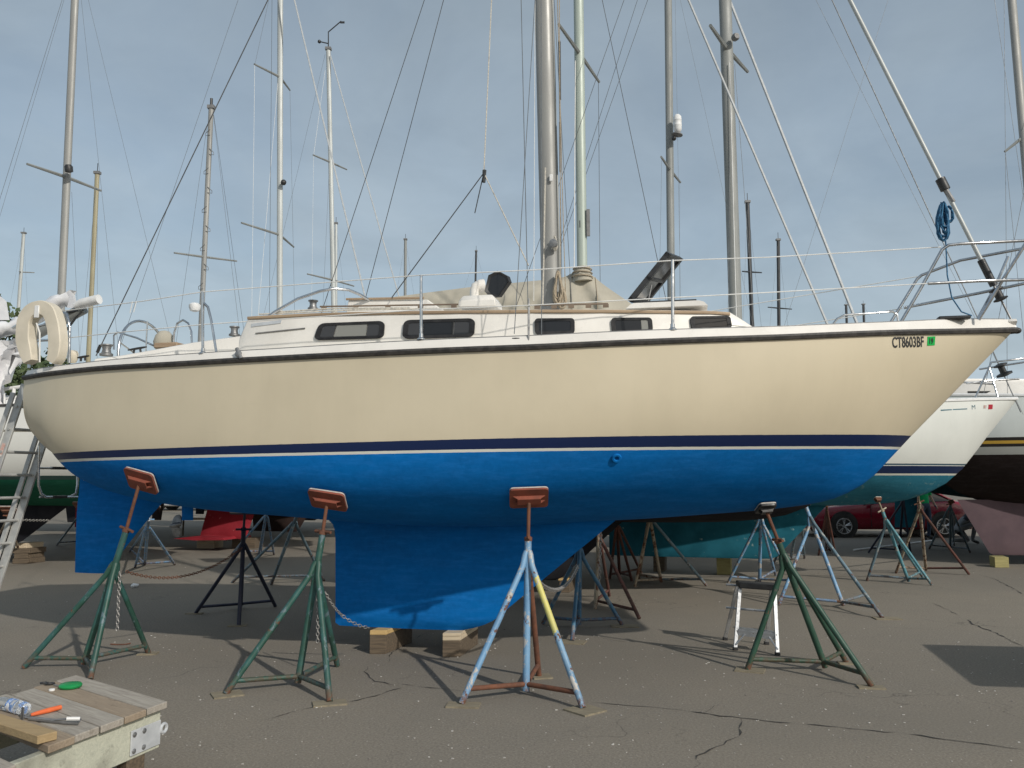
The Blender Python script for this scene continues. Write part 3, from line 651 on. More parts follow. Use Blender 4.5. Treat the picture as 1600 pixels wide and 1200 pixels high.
t_ = MB(); t_.tube([W(178,546,8.3),W(178,524,8.3),W(184,519,8.3),W(214,528,8.0),W(240,540,7.9)], .011, 8); t_.build('cockpit_rail', M['stain'], boat)
t_ = MB(); p = W(282,545,7.5); t_.box(p, (.25,.5,.05)); t_.build('cockpit_seat_lid', M['teak'], boat, smooth=0, bevel=.006)
# mast and standing rigging
mb0 = W(861,482,YC); mtop_dir = (W(849,0,YC) - mb0); mt = mb0 + mtop_dir * (1 if False else (12.7 - mb0.z)/mtop_dir.z)
def mast_tube(a, b, rx, ry, seg=16):
    d = (b-a).normalized(); X_ = Vector((1,0,0)); X_ = (X_ - d*X_.dot(d)).normalized(); Y_ = d.cross(X_)
    return MB().rings([[p + X_*math.cos(t)*rx + Y_*math.sin(t)*ry for t in (2*math.pi*k_/seg for k_ in range(seg))] for p in (a, a.lerp(b,.5), b)])
mast = mast_tube(mb0 - Vector((0,0,.12)), mt, .088, .062, 20).build('mast', M['alu'], boat, smooth=60)
t_ = MB(); g0, g1 = mb0.lerp(mt, .02), mt; t_.tube([g0 + Vector((.092,0,0)), g1 + Vector((.092,0,0))], .012, 6); t_.build('sail_track', M['alu_grey'], mast)
t_ = MB(); t_.box(W(875,110,YC-.02), (.014,.03,.6)); t_.box(W(875,230,YC-.02), (.012,.03,.5)); t_.build('mast_slot', M['black'], mast)
def up_line(px, py, Y, tx, ty, Y2=YC, far=2.2):
    "line from a low point through a point higher in the picture and on up towards the masthead"
    a, b_ = W(px, py, Y), W(tx, ty, Y2); return [a, a + (b_-a)*far]
def lines(name, parent, items, r, mat, seg=5):
    for it in items:
        b = MB(); b.tube(it, r, seg, False); b.build(name, M[mat], parent)
def at_mast(z): 
    return mb0 + (mt - mb0) * ((z - mb0.z)/(mt.z - mb0.z))
chn = solve_px(826,524,.02); chf = Vector((chn.x, 2*YC - chn.y, chn.z))
spr = []
for z in (7.6,):
    c = at_mast(z)
    for sgn in (-1, 1):
        e = c + Vector((-.05, sgn*.95, .03)); MB().tube([c, e], [.03,.018], 8).build('spreader', M['alu'], mast); spr.append(e)
lines('shroud', boat, [[chn, spr[0], mt], [chf, spr[1], mt], [chn + Vector((-.12,.02,.02)), at_mast(7.45)], [chf + Vector((-.12,-.02,.02)), at_mast(7.45)], [chn + Vector((.1,.02,0)), at_mast(7.45)]], .0035, 'wire')
for c in (chn,):
    d = Vector((0, .05, 1)).normalized(); MB().tube([c - d*.05, c, c + d*.06, c + d*.24, c + d*.30], [.005,.008,.009,.009,.004], 8).build('turnbuckle', M['steel_d'], boat)
bs = W(150,556,7.55); lines('backstay', boat, [[bs, at_mast(12.68)]], .0055, 'darkwire', 6)
MB().tube([W(152,551,7.55), W(157,539,7.55)], .016, 8).build('backstay_toggle', M['black'], boat)
# furled forestay
f0 = W(1580,500,YC); f1 = W(1328,0,YC); fd = (f1 - f0); ftop = f0 + fd*((12.3 - f0.z)/fd.z)
FS = lambda py: f0 + fd * ((500 - py)/500.0)
MB().tube([FS(440), ftop], .019, 10).build('forestay_foil', M['alu_white'], boat, smooth=80)
MB().tube([f0, FS(445)], .009, 8).build('forestay_toggle', M['steel_d'], boat)
MB().lathe(FS(472), fd, [(.03,0),(.06,.01),(.06,.02),(.035,.03),(.035,.09),(.06,.10),(.06,.11),(.03,.12)], 14).build('furling_drum', M['black'], boat)
MB().tube([FS(450), FS(412)], .032, 10).build('drum_sleeve', M['black'], boat)
MB().tube([FS(306), FS(289)], .042, 10).build('furling_swivel', M['black'], boat); MB().tube([FS(325)+Vector((.01,0,0)), FS(306)], .024, 8).build('swivel_link', M['grey_pl'], boat)
# pulpit, stanchions, lifelines
pul = MB(); yn, yf = 7.5, 8.35
def ptube(pts, r=.0135): return MB().tube(pts, r, 8)
A_ = [W(1408,503,yn),W(1440,448,yn),W(1472,390,yn),W(1482,383,yn),W(1500,381,yn-.0),W(1600,376,7.6),W(1648,374,7.9),W(1600,388,8.2),W(1500,407,yf),W(1440,430,yf+.05),W(1433,436,yf+.05),W(1392,503,yf)]
ptube(A_).build('pulpit_top_rail', M['stain'], boat, smooth=80)
ptube([W(1450,443,yn),W(1530,439,yn+.05),W(1600,437,7.65),W(1628,440,7.9),W(1600,443,8.1),W(1530,458,8.2),W(1412,481,yf)]).build('pulpit_middle_rail', M['stain'], boat, smooth=80)
ptube([W(1529,500,7.65),W(1565,440,7.62),W(1604,378,7.6)]).build('pulpit_leg', M['stain'], boat)
ptube([W(1528,498,8.1),W(1555,448,8.12),W(1575,401,8.15)]).build('pulpit_leg', M['stain'], boat)
ptube([W(1302,506,7.5),W(1308,498,7.5),W(1320,492,7.5),W(1395,487,7.7),W(1402,492,7.7),W(1403,503,7.7)], .009).build('foredeck_rail', M['stain'], boat, smooth=80)
stn = []
for px, yb, yt, brace in ((317,553,456,True),(658,531,430,False),(1051,516,406,False)):
    a = solve_px(px, yb, .05); b_ = W(px, yt, a.y); s_ = MB().tube([a, b_], .0125, 8).build('stanchion', M['stain'], boat)
    MB().lathe(a, (0,0,1), [(.035,0),(.035,.008),(.018,.02),(.017,.05)], 10).build('stanchion_base', M['stain'], s_)
    f_ = Vector((a.x, 2*YC - a.y, a.z)); MB().tube([f_, f_ + (b_-a)], .0125, 8).build('stanchion', M['stain'], boat)
    if brace: MB().tube([W(338,550,a.y), W(330,500,a.y), W(325,480,a.y), W(319,474,a.y)], .0115, 8).build('stanchion_brace', M['stain'], s_)
    stn.append((a, b_))
def life(pts, r=.0045, mat='white_line'): return MB().tube(pts, r, 6).build('lifeline', M[mat], boat)
yA, yB, yC_ = stn[0][0].y, stn[1][0].y, stn[2][0].y
life([W(88,487,7.15), W(220,471,yA), W(317,456,yA), W(658,430,yB), W(830,422,6.5), W(1051,407,yC_), W(1200,402,7.1), W(1470,386,yn)])
life([W(105,528,7.15), W(180,520,yA), W(317,507,yA), W(658,484,yB), W(830,477,6.5), W(1051,465,yC_), W(1200,457,7.1), W(1450,443,yn)])
far = lambda p: Vector((p.x, 2*YC - p.y, p.z))
life([far(W(317,456,yA)), far(W(658,430,yB)), far(W(1051,407,yC_)), W(1434,432,yf+.05)]); life([far(W(658,484,yB)), far(W(1051,465,yC_)), W(1410,482,yf)])
lines('gate_wire', boat, [[W(207,471,yA), W(203,489,yA)], [W(213,471,yA), W(209,488,yA)]], .004, 'white_line')
# stern pushpit
ptube([W(108,567,7.2),W(109,512,7.2),W(104,490,7.2),W(85,486,7.25),W(40,500,7.6),W(20,512,8.0),W(52,512,8.5),W(95,500,8.6)]).build('pushpit', M['stain'], boat, smooth=80)
ptube([W(109,530,7.2),W(60,532,7.4),W(30,540,7.9),W(58,535,8.5)]).build('pushpit_lower_rail', M['stain'], boat, smooth=80)
ptube([W(45,575,7.45),W(48,520,7.5)]).build('pushpit_leg', M['stain'], boat)
# swim ladder hanging from the transom
sw = ptube([W(61,696,7.72),W(60,758,7.72),W(64,771,7.75),W(72,777,7.8),W(110,776,8.2),W(119,771,8.25),W(121,758,8.27),W(121,722,8.27)], .0125).build('swim_ladder', M['stain'], boat, smooth=80)
for py in (731.5, 776.5):
    MB().tube([W(62,py,7.73), W(121,py,8.26)], .011, 8).build('ladder_rung', M['stain'], sw); MB().box(W(92,py,8.0), (.06,.20,.03)).build('ladder_tread', M['black'], sw, bevel=.006)
# registration number
def on_hull(px, py, o=.004):
    h, n_ = hit(hull_bvh, px, py); return h + n_*o, n_
o_, n_ = on_hull(1394, 543); xe, _ = on_hull(1443, 541.5); ue, _ = on_hull(1394, 527)
hgt = (ue - o_).length; wid = (xe - o_).length
text_part('registration_number', 'CT8603BF', o_, xe - o_, ue - o_, hgt/.70, M['black'], hull, sx=.5, off=.022, bvh=hull_bvh, width=wid)
def sticker(c4, mat, name, parent, bvh, o=.003):
    hs = [hit(bvh, *q) for q in c4]
    if any(h[0] is None for h in hs): return None
    n_ = sum((h[1] for h in hs), Vector()).normalized()
    return MB().prism([h[0] + n_*o*.3 for h in hs], n_*o).build(name, M[mat], parent, smooth=0)
sticker([(1448.5,540),(1460,539.5),(1461,525.5),(1449,526)], 'green_tag', 'registration_sticker', hull, hull_bvh)
o_, _ = on_hull(1450, 537, .006); xe, _ = on_hull(1459, 537, .006); ue, _ = on_hull(1450, 528, .006)
text_part('sticker_number', '19', o_, xe-o_, ue-o_, (ue-o_).length/.72, M['black'], hull, sx=.72, off=.02, bvh=hull_bvh, lift=.0055)
# running rigging on and near the mast
knot = W(756,270,7.6)
lines('topping_lift', boat, [[knot, W(768,0,7.7), at_mast(12.6)]], .006, 'rope')
MB().tube([W(756,285,7.6), W(757,266,7.6)], [.016,.02], 8).build('bridle_knot', M['dark_rope'], boat)
lines('bridle', boat, [[knot, W(612,465,7.5)], [knot, W(742,333,7.6)]], .0055, 'dark_rope'); lines('bridle', boat, [[knot, W(826,415,7.4)]], .006, 'rope')
lines('halyard', boat, [[W(848,475,7.8), W(850,380,7.8), W(852,262,7.8)]], .008, 'rope'); lines('halyard', boat, [[W(884,470,7.88), W(880,345,7.88), W(871,0,7.88), at_mast(12.5)+Vector((.1,0,0))], [W(876,440,7.85), W(874,0,7.85), at_mast(12.5)+Vector((.1,-.03,0))]], .0045, 'brown_rope')
lines('halyard', boat, [[W(834,470,7.7), W(836,0,7.7), at_mast(12.4)]], .003, 'white_line')
def coil(c, w, h, n_, mat, parent, r=.009, seedv=1):
    rd = random.Random(seedv); b = MB()
    for k_ in range(n_):
        a = rd.uniform(.6, 1.1)*w; hh = h*rd.uniform(.8, 1.1); ph = rd.uniform(-.3, .3)
        pts = [c + Vector((math.sin(t + ph*math.sin(t))*a*(.35+.65*(1-math.cos(t))/2), rd.uniform(-.01,.01) + .02*math.cos(2*t+k_), -hh*(1-math.cos(t))/2)) for t in (2*math.pi*q/14 for q in range(15))]
        b.tube(pts, r, 5, False)
    return b.build('rope_coil', M[mat], parent, smooth=80)
coil(W(872,424,7.78), .05, .30, 6, 'brown_rope', boat, .01, 2); coil(W(878,447,7.8), .05, .20, 5, 'brown_rope', boat, .01, 5)
coil(W(867,370,7.8), .025, .12, 4, 'rope', boat, .008, 8)
MB().lathe(W(866,382,7.79), (0,-1,0), [(.035,0),(.03,.03),(.04,.05),(.04,.06),(.01,.065)], 12).build('mast_winch', M['steel_d'], mast)
MB().box(W(861,278,7.82), (.03,.02,.07)).build('mast_plate', M['white_p'], mast, bevel=.004)
coil(W(1471,318,7.45), .06, .33, 8, 'blue_rope', boat, .0075, 4); coil(W(1474,316,7.43), .045, .26, 5, 'blue_rope', boat, .007, 14); coil(W(1482,322,7.45), .04, .13, 3, 'blue_rope', boat, .007, 24)
lines('furling_line', boat, [[W(1470,316,7.45), W(1474,345,7.45), W(1478,383,7.5)], [W(1478,385,7.5), W(1480,430,7.5), W(1487,465,7.55), W(1502,487,7.6), W(1518,493,7.7)]], .006, 'blue_rope')
MB().box(W(1490,497,7.6), (.25,.08,.03)).build('bow_cleat', M['black'], boat, bevel=.01)

# ------------------------------------------------------------------ horseshoe lifebuoy
def horseshoe():
    Yb = 6.98; ctr = [(50,566),(45,548),(41,528),(42,508),(48,492),(58,484),(69,482),(80,487),(86,500),(90,520),(91,540),(89,556),(84,566)]
    wd = [.05,.07,.076,.074,.072,.07,.07,.07,.068,.068,.068,.062,.045]
    pts = [W(x, y, Yb) for x, y in ctr]
    fine = []
    cx = interp(range(13), [p.x for p in pts]); cz_ = interp(range(13), [p.z for p in pts]); ww = interp(range(13), wd)
    rings = []
    for i in range(49):
        t = i/4; p = Vector((cx(t), Yb, cz_(t))); d = Vector((cx(min(t+.1,12)) - cx(max(t-.1,0)), 0, cz_(min(t+.1,12)) - cz_(max(t-.1,0)))).normalized(); s_ = Vector((d.z, 0, -d.x)); w = ww(t); dp = .06
        rings.append([p + s_*a*w + Vector((0,b*dp,0)) for a, b in ((-1,-.82),(-.9,-1),(0,-1.06),(.9,-1),(1,-.82),(1,.82),(.9,1),(0,1.06),(-.9,1),(-1,.82))])
    root = thing('horseshoe_lifebuoy', 'cream horseshoe lifebuoy strapped upright on the stern rail', 'lifebuoy', W(68,570,Yb))
    MB().rings(rings).build('cushion', M['buoy'], root, smooth=28)
    MB().tube([W(62,566,Yb), W(62,520,Yb-.02), W(57,505,Yb-.02)], .008, 6).build('piping', M['white_line'], root)
    MB().box(W(57.5,487,Yb-.064), (.052,.014,.12)).build('strap_holder', M['white_p'], root, bevel=.004)
    return root
horseshoe()
# small cream float beside it and the lamp on the rail
o = MB().lathe(W(112,567,7.3), (.3,-.2,.95), [(.01,0),(.04,.01),(.05,.04),(.05,.1),(.035,.125),(.01,.13)], 14).build('rail_float', M['buoy'], None); tag(o, 'small cream float on deck just right of the horseshoe lifebuoy', 'float')
# ------------------------------------------------------------------ aluminium ladder against the stern
def ladder():
    a0, a1 = G(-100,1012), W(38,600,7.55); b0 = a0 + Vector((.04,.46,0)); b1_ = a1 + Vector((.04,.46,0)); a0.z = b0.z = .01
    root = thing('ladder', 'aluminium extension ladder leaning against the stern at the left edge', 'ladder', a0)
    for p, q in ((a0, a1), (b0, b1_)):
        d = (q-p).normalized(); s_ = d.cross(Vector((0,1,0))).normalized()
        MB().par(p - s_*.045, q-p, s_*.09, (0,.026,0)).build('side_rail', M['alu_lad'], root, smooth=0, bevel=.003)
        p2 = p + s_*.08 - Vector((0,.03,0)); MB().par(p2 + (q-p)*.12 - s_*.03, (q-p)*.84, s_*.055, (0,.024,0)).build('fly_rail', M['alu_lad'], root, smooth=0, bevel=.003)
    n_r = 11
    for k in range(1, n_r):
        t = k/n_r; p = a0.lerp(a1, t); q = b0.lerp(b1_, t)
        MB().tube([p + Vector((0,-.014,0)), q + Vector((0,.02,0))], .016, 10).build('rung', M['alu_lad'], root)
        MB().lathe(p + Vector((0,-.002,0)), (0,-1,0), [(.012,0),(.012,.008),(.005,.009)], 8).build('rung_cap', M['black'], root)
    d = (a1-a0).normalized(); s_ = d.cross(Vector((0,1,0))).normalized(); c = W(12,716,7.5); t = (c - a0).dot(d); c = a0 + d*t - Vector((0,.004,0))
    MB().par(c - s_*.02, d*.14, s_*.04, (0,-.002,0)).build('warning_label', M['tape'], root, smooth=0)
ladder()
set_frame()
hull_bvh = world_bvh(hull)
# ------------------------------------------------------------------ jack stands
def up_axis(F, Pd, py):
    "point on the line F -> Pd that the photograph shows at row py"
    lo, hi = 0., 1.
    for _ in range(40):
        m = (lo+hi)/2
        if P(F.lerp(Pd, m))[1] > py: lo = m
        else: hi = m
    return F.lerp(Pd, (lo+hi)/2)
STANDS = {}
def jack_stand(key, label, pad_pt, pad_n, post, feet, apex_py, nut_py, cols, rod='rust', pad='pad_o', r=.024, nut_dir=(1,.3,0), padsize=(.31,.23), rp=None, brace=None):
    "cols: post, then one per leg; feet and post are ground points"
    post = post.copy(); post.z = .03
    c = sum(feet, Vector())/len(feet); c.z = 0
    root = thing('jack_stand', label, 'jack stand', c, 0, 'tripod jack stands under the boats')
    A = up_axis(post, pad_pt, apex_py); ax = (pad_pt - post).normalized(); NU = up_axis(post, pad_pt, nut_py)
    rp = rp or r*1.15
    MB().tube([post, NU], rp, 12).build('post', M[cols[0]], root, smooth=80)
    for i, f in enumerate(feet):
        f = f.copy(); f.z = .012; m = cols[1+i]
        out = (f - A); side = (out - ax*out.dot(ax)).normalized()
        p0 = A + side*rp*.5; p1 = A - ax*.03 + side*rp*1.0; p2 = A - ax*.11 + side*(.045)
        leg = MB().tube([p0, p1, p2, f], r, 10).build('leg', M[m], root, smooth=80)
        k = p2.lerp(f, .90); q = post + ax*.05
        MB().tube([q, k], r*.8, 8).build('brace', M[brace or m], root, smooth=80)
    MB().tube([NU - ax*.01, pad_pt - pad_n*-.035], r*.62, 10).build('screw_rod', M[rod], root, smooth=80)
    nd = Vector(nut_dir).normalized(); nd = (nd - ax*nd.dot(ax)).normalized()
    nut = MB().tube([NU - ax*.012, NU + ax*.02], rp*1.18, 10).build('nut', M[rod], root)
    MB().tube([NU + ax*.012 - nd*.085, NU + ax*.012 + nd*.085], r*.55, 8).build('nut_handle', M[rod], nut)
    # pad: plate against the hull, welded bracket behind it
    n_ = pad_n.normalized(); xx = Vector((1,0,0)); xx = (xx - n_*xx.dot(n_)).normalized(); yy = n_.cross(xx)
    cpt = pad_pt + n_*.012; w, h = padsize; cr = .03; loop = []
    for sx, sy, a0 in ((1,1,0),(-1,1,90),(-1,-1,180),(1,-1,270)):
        for k in range(4):
            a = R(a0+30*k); loop.append(cpt + xx*(sx*(w/2-cr) + cr*math.cos(a)) + yy*(sy*(h/2-cr) + cr*math.sin(a)))
    pd = MB().prism(loop, n_*.018).build('pad', M[pad], root, smooth=30)
    MB().prism([q - n_*.012 for q in loop], n_*.0115).build('pad_carpet', M['pad_edge'], pd, smooth=30)
    b = MB(); 
    for s_ in (-1, 1):
        b.prism([cpt + n_*.018 + xx*(-w*.42) + yy*s_*.03, cpt + n_*.018 + xx*w*.42 + yy*s_*.03, cpt + n_*.05 + xx*w*.28 + yy*s_*.03, cpt + n_*.05 - xx*w*.28 + yy*s_*.03], yy*.008)
    b.prism([cpt + n_*.045 + xx*(-w*.3) - yy*.03, cpt + n_*.045 + xx*w*.3 - yy*.03, cpt + n_*.045 + xx*w*.3 + yy*.036, cpt + n_*.045 - xx*w*.3 + yy*.036], n_*.008)
    b.build('pad_bracket', M[pad], pd, smooth=30)
    STANDS[key] = (root, A, NU, [f.copy() for f in feet]); return root
def ply(label, c, sz=(.22,.2), rz=0., th=.012):
    m = Matrix.Rotation(rz, 3, 'Z'); c = c.copy(); c.z = .002 + th/2 - .002
    o = MB().box(c, (sz[0], sz[1], th), m).build('plywood_square', M['ply'], None, smooth=0)
    tag(o, label, 'plywood', 'plywood squares under stand feet'); return o
def hull_pad(px, py):
    h, n_ = hit(hull_bvh, px, py); return h, n_
near = [('S1', 'green painted jack stand under the stern beside the rudder', (224,748), (130,1043), [(37,1045),(141,1063),(232,1022)], 880, 829, ['green_p','green_p','green_p','green_p'], (1,-.5,0)),
        ('S2', 'green painted jack stand in front of the keel trailing edge', (514,777), (465,1073), [(353,1086),(515,1099),(527,1042)], 878, 833, ['green_p','green_p','green_p','green_p'], (1,-.6,0)),
        ('S3', 'blue white and rusty jack stand with a yellow streaked leg before the keel', (826,773), (822,1086), [(721,1102),(911,1109),(842,1058)], 862, 843, ['blue_l','blue_l','yellow_l','rust'], (.1,-1,0)),
        ('S4', 'dark green jack stand leaning under the bow beside the aluminium step stool', (1195,789), (1290,1048), [(1168,1048),(1363,1075),(1322,1036)], 866, 846, ['green_d','green_d','green_d','green_d'], (.2,-1,0))]
for key, lab, pp, po, ft, ay, ny, cols, nd in near:
    h, n_ = hull_pad(*pp)
    jack_stand(key, lab, h + n_*.012, n_, G(*po), [G(*q) for q in ft], ay, ny, cols, nut_dir=nd, brace='rust' if key == 'S3' else None, pad='black' if key == 'S4' else 'pad_o', padsize=(.15,.2) if key == 'S4' else (.31,.23))
ply('grey plywood square under the right foot of the stern green stand', G(231,1022), (.17,.12), .1)
ply('plywood square under the left foot of the green stand by the keel', G(355,1086), (.22,.18), .5)
ply('plywood square under the front foot of the green stand by the keel', G(515,1100), (.24,.14), .3)
ply('plywood square under the left foot of the blue and rusty stand', G(724,1103), (.24,.14), -.1)
ply('plywood square under the front right foot of the blue and rusty stand', G(914,1111), (.22,.22), .7)
ply('plywood square under the back foot of the blue and rusty stand', G(846,1058), (.16,.16), .2)
ply('pale plywood square under the left foot of the dark green bow stand', G(1172,1048), (.24,.17), -.4)
ply('dark plywood square under the right foot of the dark green bow stand', G(1361,1075), (.2,.1), -.15)
ply('plywood square under the back foot of the dark green bow stand', G(1326,1037), (.18,.1), -.1)
# ------------------------------------------------------------------ timber under the keel
def timber(label, px0, px1, py, z0, h, depth, mat, name='timber_block', group='timber blocks under the keels', skew=0.0, jag=0):
    a = G(px0, py); b_ = G(px1, py)
    u = (b_ - a); w = Vector((skew, depth, 0)); o = MB().par(a + Vector((0,0,z0)), u, w, (0,0,h)).build(name, M[mat], None, smooth=0, bevel=.004)
    return tag(o, label, 'timber', group)
zk_keel = min(v.z for v in kb.v)
def stackup(px0, px1, py, hs, depth, mats, labs, skew):
    z = 0
    for h, mt_, lb in zip(hs, mats, labs):
        timber(lb, px0, px1, py, z + .001, h - .001, depth, mt_, skew=skew); z += h
b1 = zk_keel; 
stackup(577, 603, 1022, [b1*.80, b1*.20], .55, ['lumber_b','lumber_y'], ['dark timber block under the aft end of the blue keel','yellow pine board on the block under the aft end of the keel'], .18)
stackup(691, 719, 1027, [b1*.68, b1*.17, b1*.15], .60, ['lumber_b','lumber_p','lumber_p'], ['dark split timber block under the forward end of the blue keel','thick pale board on the split block under the keel','thin pale board uppermost on the split block under the keel'], .14)
# ------------------------------------------------------------------ chains
def chain(label, pts, sag=0., link=.034, mat='galv', wire=.0035):
    pts = [Vector(p) for p in pts]; path = []
    for a, b_ in zip(pts[:-1], pts[1:]):
        m = max(2, int((b_-a).length/(link*.8)))
        for i in range(m): 
            t = i/m; path.append(a.lerp(b_, t) - Vector((0,0,sag*4*t*(1-t))))
    path.append(pts[-1]); o = MB()
    for i in range(len(path)-1):
        d = (path[i+1]-path[i]).normalized(); nrm = d.orthogonal().normalized()
        nrm = Matrix.Rotation(R(45 + 90*(i % 2)), 3, d) @ nrm
        o.torus(path[i].lerp(path[i+1], .5), nrm, link*.36, wire, 8, 4, ax=d, stretch=1.55)
    ob = o.build('chain', M[mat], None, smooth=80, weld=False); return tag(ob, label, 'chain', 'chains tying the stands together')
S = STANDS
chain('galvanised chain hanging straight down inside the stern green stand', [W(187,893,7.5), W(183,985,7.5)])
chain('galvanised chain hanging straight down inside the green stand by the keel', [W(497,918,7.2), W(496,1004,7.2)])
chain('galvanised chain running from the green stand to the timber under the keel', [W(508,925,7.25), W(535,962,7.5), W(577,981,7.65)], .02)
# ------------------------------------------------------------------ step stool
def stool():
    fl, fr = G(1149,1016), G(1215,1024); bk = Vector((.06,.42,0)); z = W(1152,922,fl.y+.15).z
    tl = W(1156,918,fl.y+.14); tr_ = W(1210,918,fr.y+.16); z = tl.z; tr_.z = z
    root = thing('step_stool', 'folding aluminium step stool with black top standing on the asphalt', 'step stool', (fl+fr)/2)
    dp = Vector((.02,.2,0)); top = MB().par(tl + Vector((-.02,-.05,0)), (tr_-tl) + Vector((.05,0,0)), dp, (0,0,.055)).build('top_step', M['black'], root, smooth=0, bevel=.008)
    for f, t_, bx in ((fl, tl, .03), (fr, tr_, .05)):
        f = f.copy(); f.z = .02; bt = t_ + Vector((.01,.12,0)); bf = f + Vector((bx,.5,0))
        for nm, p, q in (('front_leg', f, t_), ('rear_leg', bf, bt)):
            d = (q-p); leg = MB().par(p - Vector((.018,.012,0)), d, (.036,0,0), (0,.024,0)).build(nm, M['alu_bright'], root, smooth=0, bevel=.003)
            MB().box(p + Vector((0,0,-.005)), (.045,.04,.03)).build('rubber_foot', M['black'], leg, bevel=.004)
    def at(t): return fl.lerp(tl, t), fr.lerp(tr_, t)
    p, q = at(.27); MB().par(p + Vector((0,-.014,-.02)), q-p, (0,.012,0), (0,0,.05)).build('front_rail', M['alu_bright'], root, smooth=0)
    MB().par(p + Vector((0,0,.03)), q-p, (0,.13,0), (0,0,.012)).build('step', M['alu_bright'], root, smooth=0)
    bp, bq = fl + Vector((.02,.4,.22)), fr + Vector((.04,.4,.22))
    for zz in (.17, .40): MB().tube([bp + Vector((0,-.12*zz,zz-.05)), bq + Vector((0,-.12*zz,zz-.05))], .012, 8).build('rear_rail', M['alu_bright'], root)
    for p0, p1 in ((fl.lerp(tl,.06), p.lerp(q,.2)), (fr.lerp(tr_,.06), p.lerp(q,.8))):
        MB().tube([p0 + Vector((0,-.016,.02)), p1 + Vector((0,-.016,0))], .008, 6).build('corner_brace', M['alu_bright'], root)
stool()
# ------------------------------------------------------------------ wooden dock float at the lower left
ZT = .45
dk0 = G(260,1096,ZT); e1 = (G(92,1158,ZT) - dk0); e1 = e1.normalized(); e2 = (G(85,1083,ZT) - G(192,1118,ZT)).normalized()
dock = thing('dock_float', 'weathered wooden dock float section with galvanised hinge plate at the lower left', 'dock', (dk0.x, dk0.y, 0), math.atan2(e2.y, e2.x))
pw = .150; rdm = random.Random(11)
for k in range(9):
    o0 = dk0 + e1*(k*(pw+.006)); o0.z = ZT - .036; Lp = 1.0 + rdm.uniform(-.03,.04); ov = rdm.uniform(0,.02)
    if k == 4: pass
    if k in (5,): continue                       # the gap in the planking
    MB().par(o0 - e2*ov + Vector((0,0,rdm.uniform(-.003,.003) - (.03 if k > 5 else 0))), e1*pw, e2*Lp, (0,0,.036)).build('plank', M['plank_b' if k in (1,4,8) else 'plank'], dock, smooth=0, bevel=.004)
bh = .20
MB().par(dk0 - e1*-.02 + e2*.025 - Vector((0,0,.036+bh+ZT-ZT)) + Vector((0,0,0)), e1*1.5, e2*.05, (0,0,bh-.001)).build('side_beam', M['beam'], dock, smooth=0, bevel=.004)
MB().par(dk0 + e1*.03 + e2*.08 - Vector((0,0,.036+bh)), e2*.85, e1*.05, (0,0,bh-.001)).build('end_beam', M['beam'], dock, smooth=0, bevel=.004)
MB().par(dk0 + e1*.03 + e2*.85 - Vector((0,0,.036+bh)), e1*1.4, e2*.05, (0,0,bh-.001)).build('side_beam', M['beam'], dock, smooth=0, bevel=.004)
nE = Vector((0,0,1)).cross(e1).normalized(); nE = nE if nE.dot(e2) < 0 else -nE
pf = dk0 + e1*.02 + e2*.024 - Vector((0,0,.036)) ; q0 = pf + e1*.005 - Vector((0,0,.055))
plate = MB().par(q0 + nE*.001 - Vector((0,0,.125)), e1*.215, nE*.008, (0,0,.125)).build('hinge_plate', M['steel_g'], dock, smooth=0, bevel=.002)
for u_ in (.125, .195):
    for v_ in (.022, .103): MB().lathe(q0 + nE*.009 + e1*u_ - Vector((0,0,v_)), nE, [(.013,0),(.013,.004),(.008,.007),(.001,.008)], 12).build('bolt', M['steel_d'], plate)
MB().torus(q0 + nE*.006 - e1*.025 - Vector((0,0,.05)), nE, .022, .009, 18, 8).build('hinge_eye', M['steel_g'], plate)
for i, (a, bq) in enumerate(((.12,.03),(.95,.03),(.12,.8),(.95,.8))):
    o = MB().par(dk0 + e1*a + e2*bq + Vector((0,0,-ZT+.001)), e1*.13, e2*.1, (0,0,ZT-.036-bh-.002)).build('timber_block', M['lumber_b'], None, smooth=0, bevel=.004)
    tag(o, ['dark timber block under the hinge corner of the dock float','dark timber block under the near left corner of the dock float','dark timber block under the far right corner of the dock float','dark timber block under the far left corner of the dock float'][i], 'timber', 'blocks under the dock float')
# things lying on the dock
def D(px, py, z=0.): return G(px, py, ZT + z)
zt_ = .004
bd0 = D(90,1140,.04); bd0 = G(90,1143,ZT+.04); dirb = (G(0,1110,ZT+.04) - G(62,1129,ZT+.04)).normalized()
o = MB().par(bd0 + Vector((0,0,-.036)), dirb*.75, Vector((-dirb.y, dirb.x, 0))*(.089 if Vector((-dirb.y, dirb.x,0)).dot(e1) > 0 else -.089), (0,0,.038)).build('loose_board', M['board'], None, smooth=0, bevel=.003); tag(o, 'tan two by four board lying across the planks of the dock float', 'board')
bt0, bt1 = D(-4,1096,.035), D(42,1108,.035); axb = (bt1-bt0); Lb = axb.length
bot = thing('water_bottle', 'clear plastic water bottle with blue label lying on the dock float', 'bottle', bt0 - Vector((0,0,.035)))
MB().lathe(bt0, axb, [(.011,-.02),(.012,0),(.014,.01),(.03,.04),(.033,.06),(.032,.1),(.033,Lb*.8),(.03,Lb*.95),(.02,Lb)], 18).build('bottle_body', M['clear'], bot, smooth=60)
M['label_b'] = pm('blue bottle label', (.05,.2,.55), (.7,.72,.75), 40, .4, lo=.5, hi=.54)
MB().lathe(bt0 + axb*.48, axb, [(.0338,0),(.0338,.032)], 18).build('bottle_label', M['label_b'], bot)
M['orange'] = pm('orange plastic', (.75,.16,.05), (.68,.13,.04), 12, .4); M['green_pl'] = pm('green plastic', (.005,.28,.07), (.01,.22,.06), 12, .35)
sc = thing('paint_scraper', 'paint scraper with long orange handle lying on the dock float', 'scraper', D(48,1117))
